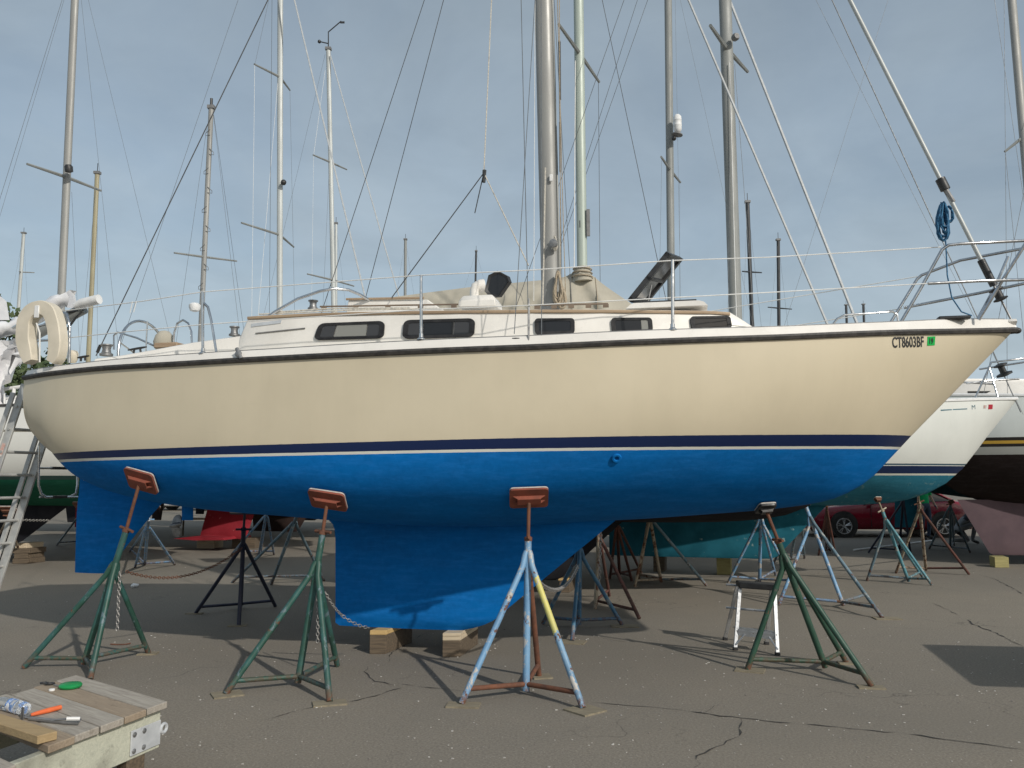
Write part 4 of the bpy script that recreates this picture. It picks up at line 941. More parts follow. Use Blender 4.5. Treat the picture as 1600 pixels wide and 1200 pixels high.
p0, p1 = D(48,1117,.012), D(95,1105,.014); MB().tube([p0, p0.lerp(p1,.15), p0.lerp(p1,.6), p1], [.007,.010,.013,.012], 10).build('handle', M['orange'], sc, smooth=60)
dsc = (p0-p1).normalized(); MB().tube([p0, p0 + dsc*.05], .004, 6).build('shank', M['steel_d'], sc)
MB().par(p0 + dsc*.045 + Vector((0,0,-.01)), (0,0,.06), Vector((-dsc.y,dsc.x,0))*.02, dsc*.004).build('blade', M['steel_d'], sc, smooth=0)
st_ = thing('webbing_strap', 'grey webbing strap with white buckle end lying in a loop on the dock float', 'strap', D(60,1128))
lp = [D(40,1121,.01),D(60,1122,.008),D(85,1125,.012),(D(110,1123,.02)),D(125,1124,.014),D(122,1131,.008),D(100,1130,.006),D(70,1127,.006),D(45,1124,.008)]
MB().tube(lp, .005, 6, True, 2.0).build('webbing', M['grey_pl'], st_, smooth=80); MB().tube([D(104,1123,.026), D(125,1123,.02)], .009, 8).build('buckle', M['white_p'], st_)
gt = thing('hand_tool', 'round green plastic tool with black ring handle lying on the dock float', 'tool', D(110,1073))
gc = D(110,1074,.004); MB().lathe(gc, (0,0,1), [(.005,0),(.058,.002),(.062,.012),(.055,.022),(.02,.026),(.001,.027)], 24).build('disc', M['green_pl'], gt, smooth=50)
MB().tube([D(96,1072,.01), D(84,1070,.01)], .004, 6).build('shank', M['steel_d'], gt)
MB().torus(D(78,1068,.008), (0,.1,1), .022, .006, 16, 6).build('ring_handle', M['black'], gt); MB().torus(D(69,1067,.008), (0,.1,1), .018, .006, 16, 6).build('ring_handle', M['black'], gt)
o = MB().lathe(D(81,1079,.001), (0,0,1), [(.016,0),(.016,.008),(.013,.010),(.001,.010)], 16).build('bottle_cap', M['white_p'], None); tag(o, 'white bottle cap lying on the dock float', 'cap')
# ------------------------------------------------------------------ the other boats in the yard
PROF = interp([0,.03,.08,.2,.38,.55,.7,.8,.86,.905,.95,1], [.46,.38,.30,.14,.03,0,.01,.05,.15,.34,.66,1.0])
BEAM = interp([0,.1,.25,.4,.5,.6,.75,.86,.94,1], [.62,.78,.93,1,1,.96,.78,.5,.24,.015])
def yacht(label, c, ang, L, B, zb, zsh, zbow, hullmat, keel=None, keelmat='dark_keel', rudder=True, name='sailboat', cat='sailboat', cabin=(.30,.66,.34), deckmat='gel', rail='rub', group='sailboats hauled out in the yard', ns=36, ntt=16, windows=0):
    root = thing(name, label, cat, (c[0], c[1], 0), ang, group); L2 = L/2
    zs_ = interp([-L2, -L*.1, L2], [zsh + .02, zsh, zbow]); u = lambda x: (x + L2)/L
    zk_ = lambda x: min(zb + (zs_(x) - zb)*PROF(u(x)), zs_(x) - .003); b_ = lambda x: B/2*BEAM(u(x))
    n_ = interp([0,.4,.7,1], [3.0,5.2,3.2,1.3]); m_ = interp([0,.4,.7,1], [2,1.7,1.3,1.05])
    rows = hull_surface(-L2, L2, zk_, zs_, b_, lambda x: n_(u(x)), lambda x: m_(u(x)), ns, ntt)
    h = MB().rings(rows, False, False); h.add(rows[0], [tuple(range(len(rows[0])))])
    hull_ = h.build('hull', hullmat, root, smooth=50, local=True)
    xs_ = [p[0][0] for p in rows]
    for s in (-1, 1):
        MB().rings([[Vector((x, s*(b_(x) + a), zs_(x) + z)) for a, z in ((-.01,-.02),(.018,-.016),(.02,.012),(-.01,.03),(-.03,.03))] for x in xs_]).build('rub_rail', M[rail], root, local=True)
    MB().rings([[Vector((x, b_(x)*q/3*.985, zs_(x) + .02 + .04*(1-(q/3)**2)*min(1, b_(x)))) for q in range(-3, 4)] for x in xs_], False, False).build('deck', M[deckmat], root, local=True)
    if cabin:
        x0, x1, hh = -L2 + cabin[0]*L, -L2 + cabin[1]*L, cabin[2]; rr = []
        for x, k, wf in ((x0,.9,.62),(x0+.05,1,.64),((x0+x1)/2,.95,.62),(x1-.5,.8,.5),(x1,.08,.4)):
            w = b_(x)*wf + .08; z0 = zs_(x) - .02; r = [(-w-.04, z0), (-w, z0+hh*k*.85), (-w+.05, z0+hh*k), (0, z0+hh*k+.05)]
            rr.append([Vector((x, a, z)) for a, z in r + [(-a, z) for a, z in r[-2::-1]]])
        cbn = MB().rings(rr, False, False); cbn.add(rr[0], [tuple(range(7))]); cbn.add(rr[-1], [tuple(range(7))]); cb_ = cbn.build('cabin', M['gel'], root, smooth=35, local=True)
        for s in (-1, 1):
            for k in range(windows):
                x = x0 + .35 + k*(x1-x0-1.1)/max(1, windows-1 if windows > 1 else 1); w = b_(x)*.63 + .085; z0 = zs_(x) + hh*.3
                MB().par((x, s*w - .012, z0), (.62,0,0), (0,.024,0), (0,0,hh*.38)).build('window', M['glass'], cb_, smooth=0, local=True)
    if keel:
        t1, l1, t0, l0, z0, th = keel; kk = MB()
        zt1 = zb + .14
        rr = []
        for f in (0, .04, .3, .6, .85, 1):
            z = z0 + (zt1 - z0)*f; le_ = l0 + (l1-l0)*f; te_ = t0 + (t1-t0)*f
            if f == 0: le_ -= .05
            rr.append([Vector((p.x, p.y, z)) for p in foil(le_, te_, z, th*(.75 if f == 0 else 1), 0.0)])
        kk.rings(rr).build('keel', M[keelmat], root, smooth=40, local=True)
    if rudder:
        xr = -L2 + .07*L; MB().rings([[Vector((p.x, p.y, z)) for p in foil(xr + .45 - (zb + .5 - z)*.12, xr, z, .035, 0.)] for z in (.45, .5, zb + .45)]).build('rudder', M[keelmat if keelmat != 'dark_keel' else 'dark_keel'], root, smooth=40, local=True)
    return root
M['dark_keel'] = pm('dark antifouling', (.016,.017,.022), (.024,.024,.028), 3, .85, spec=.15)
TEAL = (.032,.185,.27)
M['teal_af'] = pm('worn teal antifouling', (.02,.135,.19), (.012,.095,.135), 3, .85, spec=.1, c3=(.22,.32,.32), s3=9, t3=.66)
M['red_af'] = pm('red antifouling', (.30,.028,.04), (.24,.02,.03), 3, .85, spec=.15, c3=(.55,.2,.2), s3=8, t3=.68)
M['mauve_af'] = pm('mauve antifouling', (.125,.088,.098), (.105,.075,.085), 3, .9, spec=.1)
M['brown_af'] = pm('brown antifouling', (.05,.032,.028), (.035,.024,.022), 3, .9, spec=.1)
WHT = (.74,.76,.72)
a14 = R(-14); dirB = Vector((math.cos(a14), math.sin(a14), 0))
# --- white boat with navy stripe and teal bottom, behind the bow
bowB = W(1590, 623, 12.9); LBt = 9.3; cB = Vector((bowB.x, bowB.y, 0)) - dirB*LBt/2
zz = lambda y, d: CAM_H + (W(800, y, d).z - CAM_H)
M['hullB'] = bands('white topsides over teal antifouling', [1.672,1.70,1.815,1.825,1.85], [TEAL, (.68,.68,.6), (.004,.018,.075), WHT, (.05,.10,.14), WHT], 0, scuff=(.2,.33,.33))
boatB = yacht('white sailboat with navy waterline stripe and worn teal bottom behind the bow', cB, a14, LBt, 2.9, 1.17, 2.62, bowB.z, M['hullB'], (-1.75, 1.9, -1.75, .95, .32, .11), 'teal_af', cabin=(.3,.66,.36), rail='white_p')
bvB = None
hB = [c for c in boatB.children if c.name.startswith('hull')][0]; bvB = world_bvh(hB)
sticker([(1544,639.5),(1550.5,639),(1551,632),(1544.5,632)], 'red_tag', 'registration_sticker', hB, bvB); sticker([(1536.5,638),(1541,637.7),(1541.5,633),(1537,633)], 'tape', 'registration_sticker', hB, bvB)
M['teal_line'] = pm('grey blue stripe', (.10,.2,.24), (.09,.18,.22), 9, .5)
sticker([(1470,642),(1511,639.5),(1511,638),(1470,640)], 'teal_line', 'cove_stripe', hB, bvB)
o1, _n1 = hit(bvB, 1518, 640); o2, _ = hit(bvB, 1527, 639); o3, _ = hit(bvB, 1518, 632)
text_part('bow_mark', 'M', o1 + _n1*.004, o2-o1, o3-o1, .10, M['teal_line'], hB, off=-.01, bvh=bvB)
# --- generic rig
def rig(root, base, top, d, wpx, mat, spreaders=(), zbase=2.6, ext=None):
    b0 = W(*base, d); t0 = W(*top, d); dr = (t0-b0)
    if ext: t0 = b0 + dr*((ext - b0.z)/dr.z)
    foot = b0 + dr*((zbase - b0.z)/dr.z); r = wpx*d/FPX/2
    ms = mast_tube(foot, t0, r, r*.75, 12).build('mast', M[mat], root, smooth=60)
    MB().box(t0 + Vector((0,0,.04)), (r*2.6, r*2, .08)).build('masthead', M['grey_pl'], ms)
    for near_, far_, s in spreaders:
        m_ = W((near_[0]+far_[0])/2, (near_[1]+far_[1])/2, d); a = W(*near_, d - s); e = W(*far_, d + s)
        k = b0 + dr*((m_.z - b0.z)/dr.z)
        for q in (a, e): MB().tube([k, q], [r*.34+.008, r*.22+.006], 6).build('spreader', M['alu_grey' if mat != 'black_mast' else mat], ms)
    return ms, b0, t0
def stay(root, p1, Y1, p2, Y2, r=.004, mat='wire', far=1.0, name='stay', low=2.65):
    a, b_ = W(*p1, Y1), W(*p2, Y2); e = a + (b_-a)*far
    if low and a.z > low: a = a + (b_-a)*((low - a.z)/(b_-a).z)          # carry on down to the deck
    MB().tube([a, e], r, 5, False).build(name, M[mat], root)
msB, _, _ = rig(boatB, (1149,480), (1133,0), 14.0, 21, 'alu_grey', [((1110,40),(1168,112),.9)], ext=13.5)
stay(boatB, (1574,598), 13.0, (1300,0), 13.65, .009, 'wire', 1.5, 'forestay'); stay(boatB, (1425,300), 13.6, (1275,0), 13.8, .003, 'wire', 1.4); stay(boatB, (1222,520), 15.0, (1378,30), 15.2, .003, 'wire', 1.5)
stay(boatB, (1163,300), 13.2, (1148,100), 13.4, .004, 'wire'); stay(boatB, (1138,470), 13.4, (1142,95), 13.8, .004, 'wire'); stay(boatB, (1150,470), 13.85, (1140,98), 13.88, .008, 'white_line', name='halyard')
MB().lathe(W(1147,60,13.85), (.3,-1,0), [(.06,0),(.07,.06),(.05,.1)], 10).build('deck_light', M['grey_pl'], msB)
MB().lathe(W(1571,588,13.0), Vector((-.4,.0,1)), [(.03,0),(.12,.02),(.12,.05),(.05,.07),(.05,.16),(.1,.18),(.1,.2),(.03,.22)], 12).build('furling_drum', M['black'], boatB)
for pts in ([W(1523,624,12.8),W(1549,566,12.75),W(1600,560,12.6),W(1625,560,12.9),W(1600,566,13.3),W(1530,577,13.5)], [W(1510,599,12.85),W(1555,594,12.8),W(1592,592,12.9)], [W(1480,596,13.2),W(1552,600,13.4)], [W(1560,624,13.3),W(1545,572,13.45)]):
    MB().tube(pts, .015, 8).build('pulpit_rail', M['stain'], boatB, smooth=80)
# --- dark-bottomed boat directly behind the keel, sail cover on its boom
M['hullD'] = bands('white topsides over black antifouling', [1.72,1.80], [(.018,.018,.022), (.03,.05,.12), WHT], 0)
cD = Vector((1.1, 11.87, 0)); boatD = yacht('sailboat with greenish mast and beige boom cover directly behind the cream sailboat', cD, a14, 8.2, 2.6, 1.02, 2.6, 2.75, M['hullD'], (-1.55, .6, -1.45, -.45, .2, .10), 'dark_keel')
msD, _, _ = rig(boatD, (910,440), (904,0), 11.9, 16.5, 'alu_green', [((873,38),(936,128),.85)], ext=13.0)
for p1, p2 in (((505,480),(663,0)), ((570,470),(693,0))): stay(boatD, p1, 12.9, p2, 12.5, .006, 'darkwire', 1.6, 'backstay')
stay(boatD, (1290,500), 11.0, (1076,0), 11.5, .018, 'foil', 1.4, 'forestay')
for p1, p2, y in (((880,270),(975,0),11.2), ((917,245),(996,0),12.6), ((920,260),(1012,0),12.7), ((878,440),(872,35),11.0), ((938,470),(935,128),12.8)): stay(boatD, p1, y, p2, y, .004, 'darkwire', 1.0, 'shroud')
stay(boatD, (1042,475), 12.4, (941,0), 12.2, .005, 'darkwire', 1.3)
stay(boatD, (897,440), 11.8, (899,95), 11.85, .008, 'white_line', name='halyard')
cov = []
ridge = [(560,472,.14),(623,463,.17),(700,453,.2),(740,448,.24),(822,440,.3),(880,433,.34),(902,423,.26),(912,420,.22),(925,430,.30),(945,446,.36),(968,462,.36),(995,480,.3)]
rdc = random.Random(5)
xi = [r[0] for r in ridge]; fy = interp(xi, [r[1] for r in ridge]); fw = interp(xi, [r[2] for r in ridge])
for px in range(560, 996, 5):
    p = W(px, fy(px), 11.9); w = fw(px); row = []
    for q in range(-8, 9):
        t = abs(q)/8; dr_ = .9*t**1.15*(.55 if px < 880 else .8); wob = (.03 if px < 900 else .055)*math.sin(px*.13 + q*.9)*t + .022*math.sin(px*.31 + t*7)*t
        row.append(p + Vector((0, math.copysign(w*math.sin(t*1.5), q) + wob if q else 0, -dr_)))
    cov.append(row)
MB().rings(cov, False, False).build('sail_cover', M['cover'], boatD, smooth=70)
MB().tube([W(900,432,11.75), W(906,427,11.7), W(920,428,11.72), W(926,434,11.8)], .02, 8).build('cover_tie', M['cover'], boatD)
MB().tube([W(909,418,11.82), W(911,440,11.82)], [.12,.14], 12).build('cover_collar', M['cover'], boatD)
for q in (421, 427, 433): MB().torus(W(910,q,11.82), (.05,0,1), .135 + (q-421)*.0012, .009, 20, 5).build('lashing', M['brown_rope'], boatD)
for pxs in (893, 930): MB().tube([r[k] + Vector((0,-.008,.004)) for k in range(8, -1, -1) for r in [cov[(pxs-560)//5]]], .006, 5).build('cover_seam', M['brown_rope'], boatD)
MB().box(W(919,348,11.85), (.05,.04,.4)).build('halyard_winch_pad', M['grey_pl'], msD)
MB().box(W(906,350,11.8), (.012,.02,.1)).build('mast_slot', M['black'], msD)
MB().tube([W(600,490,11.9), W(905,478,11.9)], .06, 10).build('boom', M['alu_green'], boatD)
# --- grey mast with radar reflector
M['hullE'] = bands('white topsides over blue antifouling', [1.7,1.82], [(.02,.05,.09), (.02,.04,.1), WHT], 0)
boatE = yacht('sailboat whose slim grey mast carries a white radar reflector', (3.2, 19.4), a14, 9.4, 2.9, 1.2, 2.7, 2.95, M['hullE'], (-1.3,1.3,-1.2,.5,.3,.1))
msE, _, _ = rig(boatE, (1049,480), (1044,0), 19.0, 12.5, 'alu_grey', [((1033,245),(1063,285),.8)], ext=16)
stay(boatE, (1335,495), 17.4, (1140,0), 18.2, .034, 'foil', 1.3, 'forestay')
stay(boatE, (1130,300), 18.4, (1063,0), 18.8, .003); stay(boatE, (1030,470), 18.2, (1034,245), 18.2, .003); stay(boatE, (1062,470), 19.8, (1062,285), 19.8, .003); stay(boatE, (1060,280), 18.8, (1055,0), 18.8, .003)
MB().lathe(W(1059,208,18.75), (0,0,1), [(.02,0),(.07,.03),(.095,.1),(.095,.17),(.1,.18),(.1,.19),(.095,.2),(.095,.3),(.1,.31),(.095,.32),(.09,.4),(.05,.45),(.005,.46)], 16).build('radar_reflector', M['white_p'], msE, smooth=50)
MB().lathe(W(1058,211,18.75), (.2,0,1), [(.13,0),(.13,.02)], 14).build('reflector_bracket', M['grey_pl'], msE); MB().sphere(W(1053,216,18.75), .06, 8, 6).build('steaming_light', M['black'], msE)
# --- boat with black and gold stripe at the right edge
M['hullC'] = bands('white topsides with black and gold stripe', [2.05,2.19,2.245,2.30,2.36], [(.020,.014,.013), (.42,.43,.40), (.018,.016,.015), (.55,.34,.05), (.018,.016,.015), (.66,.70,.68)], 0, grime=.15)
cC = Vector((W(1380,640,15.6).x + 5.0, 15.9, 0)); boatC = yacht('white sailboat with black and gold stripe and dark brown bottom at the right edge', cC, R(180), 10.0, 3.0, 1.08, 2.98, 3.2, M['hullC'], (-1.9, 3.55, -1.9, 2.98, .19, .13), 'mauve_af', cabin=(.3,.6,.4), rail='white_p')
msC, _, _ = rig(boatC, (1607,300), (1581,0), 15.6, 14, 'alu', [((1570,237),(1640,190),.0)], ext=14.5, zbase=3.0)
stay(boatC, (1577,300), 15.2, (1571,240), 15.2, .004); stay(boatC, (1571,240), 15.2, (1569,0), 15.2, .004, far=1.5); stay(boatC, (1598,300), 15.0, (1554,0), 15.0, .004, far=1.4); stay(boatC, (1540,600), 15.3, (1560,500), 15.3, .005, 'wire', 6)
hC = [c for c in boatC.children if c.name.startswith('hull')][0]; bvC = world_bvh(hC)
MB().prism([W(1588,647.5,14.3), W(1602,641,14.3), W(1602,647.5,14.3)], (0,.01,0)).build('bow_arrow', M['grey_pl'], boatC, smooth=0) if False else None
# --- white cruiser behind, with a teal rudder
M['hullJ'] = bands('white topsides over dark teal antifouling', [1.55,1.62], [(.01,.06,.07), (.02,.03,.05), (.76,.77,.75)], 0)
cJ = Vector((W(1325,700,18.6).x + 5.3, 18.9, 0)); boatJ = yacht('white cabin cruiser with dark side windows behind the striped boat', cJ, R(-3), 10.6, 3.3, 1.02, 2.85, 3.0, M['hullJ'], None, 'teal_af', rudder=False, name='cabin_cruiser', cat='cruiser', cabin=(.2,.8,.95), windows=5)
MB().rings([foil(W(1433,y,18.6).x, W(1398,y,18.6).x, W(800,y,18.6).z, .05, 18.6) for y in (770,800,823,824)]).build('rudder', M['teal_af'], boatJ, smooth=40)
# --- green-bottomed boat at the left edge
GRN = (.012,.105,.062)
M['hullA'] = bands('white topsides over green antifouling', [1.60,1.67,2.42,2.46], [GRN, (.02,.06,.055), (.70,.70,.66), (.22,.2,.16), (.74,.74,.71)], 0, scuff=None)
boatA = yacht('white sailboat with green bottom and dark keel behind the ladder at the left', (-9.55, 16.1), a14, 10.6, 3.1, 1.1, 2.85, 3.0, M['hullA'], (-2.4, 1.45, -2.3, .2, .40, .13), 'dark_keel', cabin=(.3,.7,.3))
msA, _, _ = rig(boatA, (96,462), (117,0), 16.2, 12.5, 'alu', [((42,256),(158,298),.8)], ext=15)
stay(boatA, (0,310), 15.4, (97,0), 15.9, .004, far=1.4, mat='wire'); stay(boatA, (8,310), 15.4, (100,0), 15.9, .003, far=1.4); stay(boatA, (252,470), 15.3, (138,0), 15.9, .003, far=1.4); stay(boatA, (156,272), 16.6, (127,0), 16.6, .003); stay(boatA, (120,462), 16.9, (112,300), 16.9, .003)
MB().lathe(W(108,270,16.0), (0,-.3,1), [(.03,0),(.08,.02),(.08,.12),(.05,.16)], 10).build('steaming_light', M['black'], msA)
bm0, bm1 = W(-90,600,14.9), W(131,482,14.4)
MB().tube([bm0, bm1], .10, 10).build('boom', M['alu_grey'], boatA, smooth=60)
MB().tube([W(118,478,14.3), W(128,474,14.28), W(155,467.5,14.2)], [.06,.085,.085], 14).build('boom_end_roll', M['white_p'], boatA, smooth=50)
sh_ = []
for k in range(24):
    t = k/23; p = W(-60 + 172*t, 540 - 70*t - 6*math.sin(t*9), 14.6); sh_.append([p + Vector((.05*math.sin(a*3+k), .16*math.cos(a), .13*math.sin(a)*(1+.3*math.sin(k*1.7)) )) for a in (2*math.pi*q/10 for q in range(10))])
MB().rings(sh_).build('wrapped_sail', M['shrink'], boatA, smooth=50)
sh_ = []; rs = random.Random(9)
for k in range(15):
    px = -70 + k*7.2; row = []
    for q in range(12):
        t = q/11; row.append(W(px + 5*math.sin(q*.8+k*.6), 535 - .18*(px+10) + t*(70 if px > -5 else 110) * (1 if px < 22 else .6), 14.45) + Vector((rs.uniform(-.03,.03), .12*math.sin(k*1.3+q*.9) + rs.uniform(-.05,.05), rs.uniform(-.03,.03))))
    sh_.append(row)
MB().rings(sh_, False, False).build('shrink_wrap', M['shrink'], boatA, smooth=40)
MB().prism([W(-30,500,15.2), W(14,500,15.2), W(9,470,15.2), W(-30,440,15.2)], (0,.02,0)).build('sail_corner', M['shrink'], boatA, smooth=0)
MB().tube([W(104,488,14.3), W(130,485,14.35), W(118,497,14.3), W(104,516,14.4)], .02, 6).build('boom_tackle', M['black'], boatA)
for pts in ([W(-20,612,14.6),W(40,603,14.6)], [W(-20,623,14.7),W(36,622,14.7)], [W(22,604,14.6),W(20,640,14.6)], [W(2,590,14.6),W(7,632,14.6)]): MB().tube(pts, .03 if pts[0].z > W(0,618,14.6).z else .016, 8).build('stern_rail', M['white_p'], boatA)
MB().tube([W(12,625,14.5), W(10,672,14.5)], .035, 8).build('rail_fender', M['white_p'], boatA)
# --- red-bottomed boat with wing keel
M['hullG'] = bands('white topsides over red antifouling', [1.5,1.58], [(.26,.02,.028), (.03,.03,.05), WHT], 0)
boatG = yacht('sailboat with red bottom and red wing keel standing on timber blocks', (-6.75, 19.3), a14, 9.0, 2.8, 1.05, 2.6, 2.8, M['hullG'], (-.2, 1.05, -.45, .75, .25, .10), 'red_af')
MB().rings([[Vector((x, y, z)) for x, z in ((-.75,.27),(-.2,.24),(.55,.26),(.5,.31),(-.2,.33))] for y in (-.55,-.3,0,.3,.55)]).build('keel_wing', M['red_af'], boatG, local=True)
msG, _, _ = rig(boatG, (316,470), (330,170), 19.3, 8.5, 'alu', [((272,395),(370,408),.62)])
for k in range(9):
    y = 205 + 30*k; s = 1 if k % 2 else -1; x = 316 + (470-y)*14/300
    MB().tube([W(x,y-3,19.25), W(x+s*7,y+3,19.25), W(x+s*7,y+7,19.25), W(x,y+6,19.25)], .008, 5).build('mast_step', M['wire'], msG)
MB().tube([W(330,172,19.3), W(330.5,154,19.3)], .035, 8).build('masthead_light', M['black'], msG)
stay(boatG, (283,480), 18.6, (323,200), 19.0, .004); stay(boatG, (376,480), 19.9, (334,180), 19.5, .004, 'darkwire'); stay(boatG, (348,300), 18.7, (333,175), 19.2, .004)
MB().lathe(W(304,487,18.9), (0,0,1), [(.04,0),(.1,.02),(.13,.1),(.13,.16),(.08,.2),(.01,.21)], 14).build('radome', M['white_p'], msG)
# --- masts farther back on the left
def hullmat(k, low, top=WHT):
    M[k] = bands(k, [1.6,1.7], [low, (.03,.04,.07), top], 0); return M[k]
boatH = yacht('sailboat with tall white double spreader mast behind the companionway arch', (-5.9, 22.5), a14, 10.0, 3.0, 1.15, 2.75, 2.95, hullmat('hull over brown antifouling', (.04,.02,.018)), (-1.3,.9,-1.1,.2,.2,.1), 'brown_af')
msH, _, _ = rig(boatH, (437,470), (438,0), 22.0, 9.5, 'alu_white', [((397,100),(453,141),.75), ((377,348),(459,386),1.05)], ext=17)
stay(boatH, (573,475), 20.4, (460,0), 21.3, .022, 'foil', 1.3, 'forestay'); stay(boatH, (421,475), 21.3, (425,0), 21.3, .005, 'darkwire', 1.2); stay(boatH, (394,440), 21.2, (398,102), 21.2, .005, 'white_line'); stay(boatH, (458,380), 23, (453,141), 23, .004, 'wire'); stay(boatH, (405,475), 21.5, (434,130), 21.8, .005, 'white_line'); stay(boatH, (398,102), 21.2, (420,0), 21.4, .004, low=None)
MB().sphere(W(443,285,21.85), .08, 8, 6).build('steaming_light', M['black'], msH)
boatI = yacht('sailboat with slim white mast carrying a wind vane at its top', (-6.3, 26.3), a14, 9.5, 2.9, 1.15, 2.75, 2.95, hullmat('hull over navy antifouling', (.012,.016,.035)), (-1.3,.9,-1.1,.2,.3,.1))
msI, _, _ = rig(boatI, (521,470), (513,78), 26.0, 7.5, 'alu_white', [((489,242),(542,265),.62), ((480,428),(553,447),.8)])
MB().tube([W(513,78,26), W(513,50,26), W(533,33,26)], .02, 5).build('wind_vane', M['black'], msI); MB().tube([W(513,68,26), W(500,65,26)], .02, 5).build('anemometer', M['black'], msI)
MB().box(W(535,35,26), (.14,.03,.06)).build('vane_tail', M['black'], msI); MB().sphere(W(499,65,26), .06, 8, 6).build('anemometer_cup', M['black'], msI)
stay(boatI, (622,458), 24.6, (516,85), 25.9, .02, 'foil', name='forestay'); stay(boatI, (415,480), 27.5, (508,85), 26.1, .004, 'wire'); stay(boatI, (487,470), 25.5, (490,243), 25.4, .004, 'white_line'); stay(boatI, (490,243), 25.4, (508,110), 25.8, .005, 'white_line', low=None); stay(boatI, (505,470), 25.5, (514,270), 25.6, .004)
def far_boat(label, px, d, base, top, wpx, mat, spr=(), L=8.5, low=(.02,.03,.05), dx=.3, ang=a14):
    p = W(px, 600, d); r_ = yacht(label, (p.x + dx, p.y), ang, L, 2.7, 1.1, 2.5, 2.75, hullmat('hull finish %d' % len(M), low), (-1.2,.8,-1.0,.2,.3,.1), cabin=(.3,.66,.3), ns=22, ntt=10)
    m_, b0, t0 = rig(r_, base, top, d, wpx, mat, spr)
    stay(r_, (base[0]-14, base[1]), d - .7, top, d, .004, 'wire'); stay(r_, (base[0]+14, base[1]), d + .7, top, d, .004, 'wire')
    MB().tube([t0, t0 + Vector((0,0,.35))], .012, 5).build('aerial', M['black'], m_); return r_
far_boat('sailboat with yellowish wooden mast at the left', 146, 25, (138,560), (152,272), 7.5, 'wood_mast', L=8)
far_boat('distant sailboat with short mast near the left edge', 32, 46, (29,480), (37,365), 5.5, 'alu_white', [((30,424),(54,426),.3)], L=8)
far_boat('distant sailboat with thin mast just right of the wind vane mast', 525, 40, (525,470), (525,350), 4.5, 'alu_white')
far_boat('distant sailboat with short pale mast left of the dorade vent', 633, 46, (633,462), (633.5,375), 4.5, 'alu_grey')
far_boat('distant sailboat with short dark mast above the dorade vent', 743, 50, (743,440), (744,393), 3.2, 'black_mast')
far_boat('sailboat with tall black mast beside the thick grey mast', 1172, 28, (1175,505), (1168,317), 6.5, 'black_mast', [((1160,424),(1190,426),.4)])
far_boat('sailboat with shorter black mast right of the tall black one', 1217, 34, (1217,508), (1216,376), 5.5, 'black_mast', [((1200,480),(1237,483),.4)])
far_boat('most distant sailboat with stubby mast left above the foredeck', 1322, 70, (1323,503), (1322,477), 4, 'black_mast'); far_boat('most distant sailboat with stubby mast right above the foredeck', 1349, 70, (1350,503), (1349,476), 4, 'black_mast')
stay(boatI, (215,462), 24, (372,0), 25, .006, 'wire', name='stay')
# ------------------------------------------------------------------ timber under the other boats
def tb(label, px0, px1, py, z0, h, depth, mat): return timber(label, px0, px1, py, z0, h, depth, mat, skew=.1)
tb('greenish timber block under the forward end of the teal keel', 1120, 1142, 898, .001, .315, .3, 'lumber_g')
tb('dark timber block under the aft end of the teal keel', 1021, 1039, 893, .001, .315, .35, 'lumber_b')
tb('brown timber block under the dark keel behind the blue keel', 874, 890, 926, .001, .165, .35, 'lumber_b'); tb('yellow board on the brown block under the dark keel', 872, 887, 926, .168, .03, .3, 'lumber_y')
for k, (a, b_) in enumerate(((19,44),(21,42),(18,45),(22,40))): tb(['lowest','second','third','topmost'][k] + ' timber in the stack under the dark keel of the green bottomed boat', a, b_, 881, .002 + k*.097, .095, .4, 'lumber_b' if k < 3 else 'lumber_p')
tb('tan timber block under the red wing keel', 307, 334, 857, .001, .24, .35, 'lumber_p'); tb('dark timber block under the forward part of the red wing keel', 362, 398, 857, .001, .24, .35, 'lumber_b')
tb('timber block under the mauve keel at the right edge', 1555, 1577, 887, .001, .185, .35, 'lumber_g')
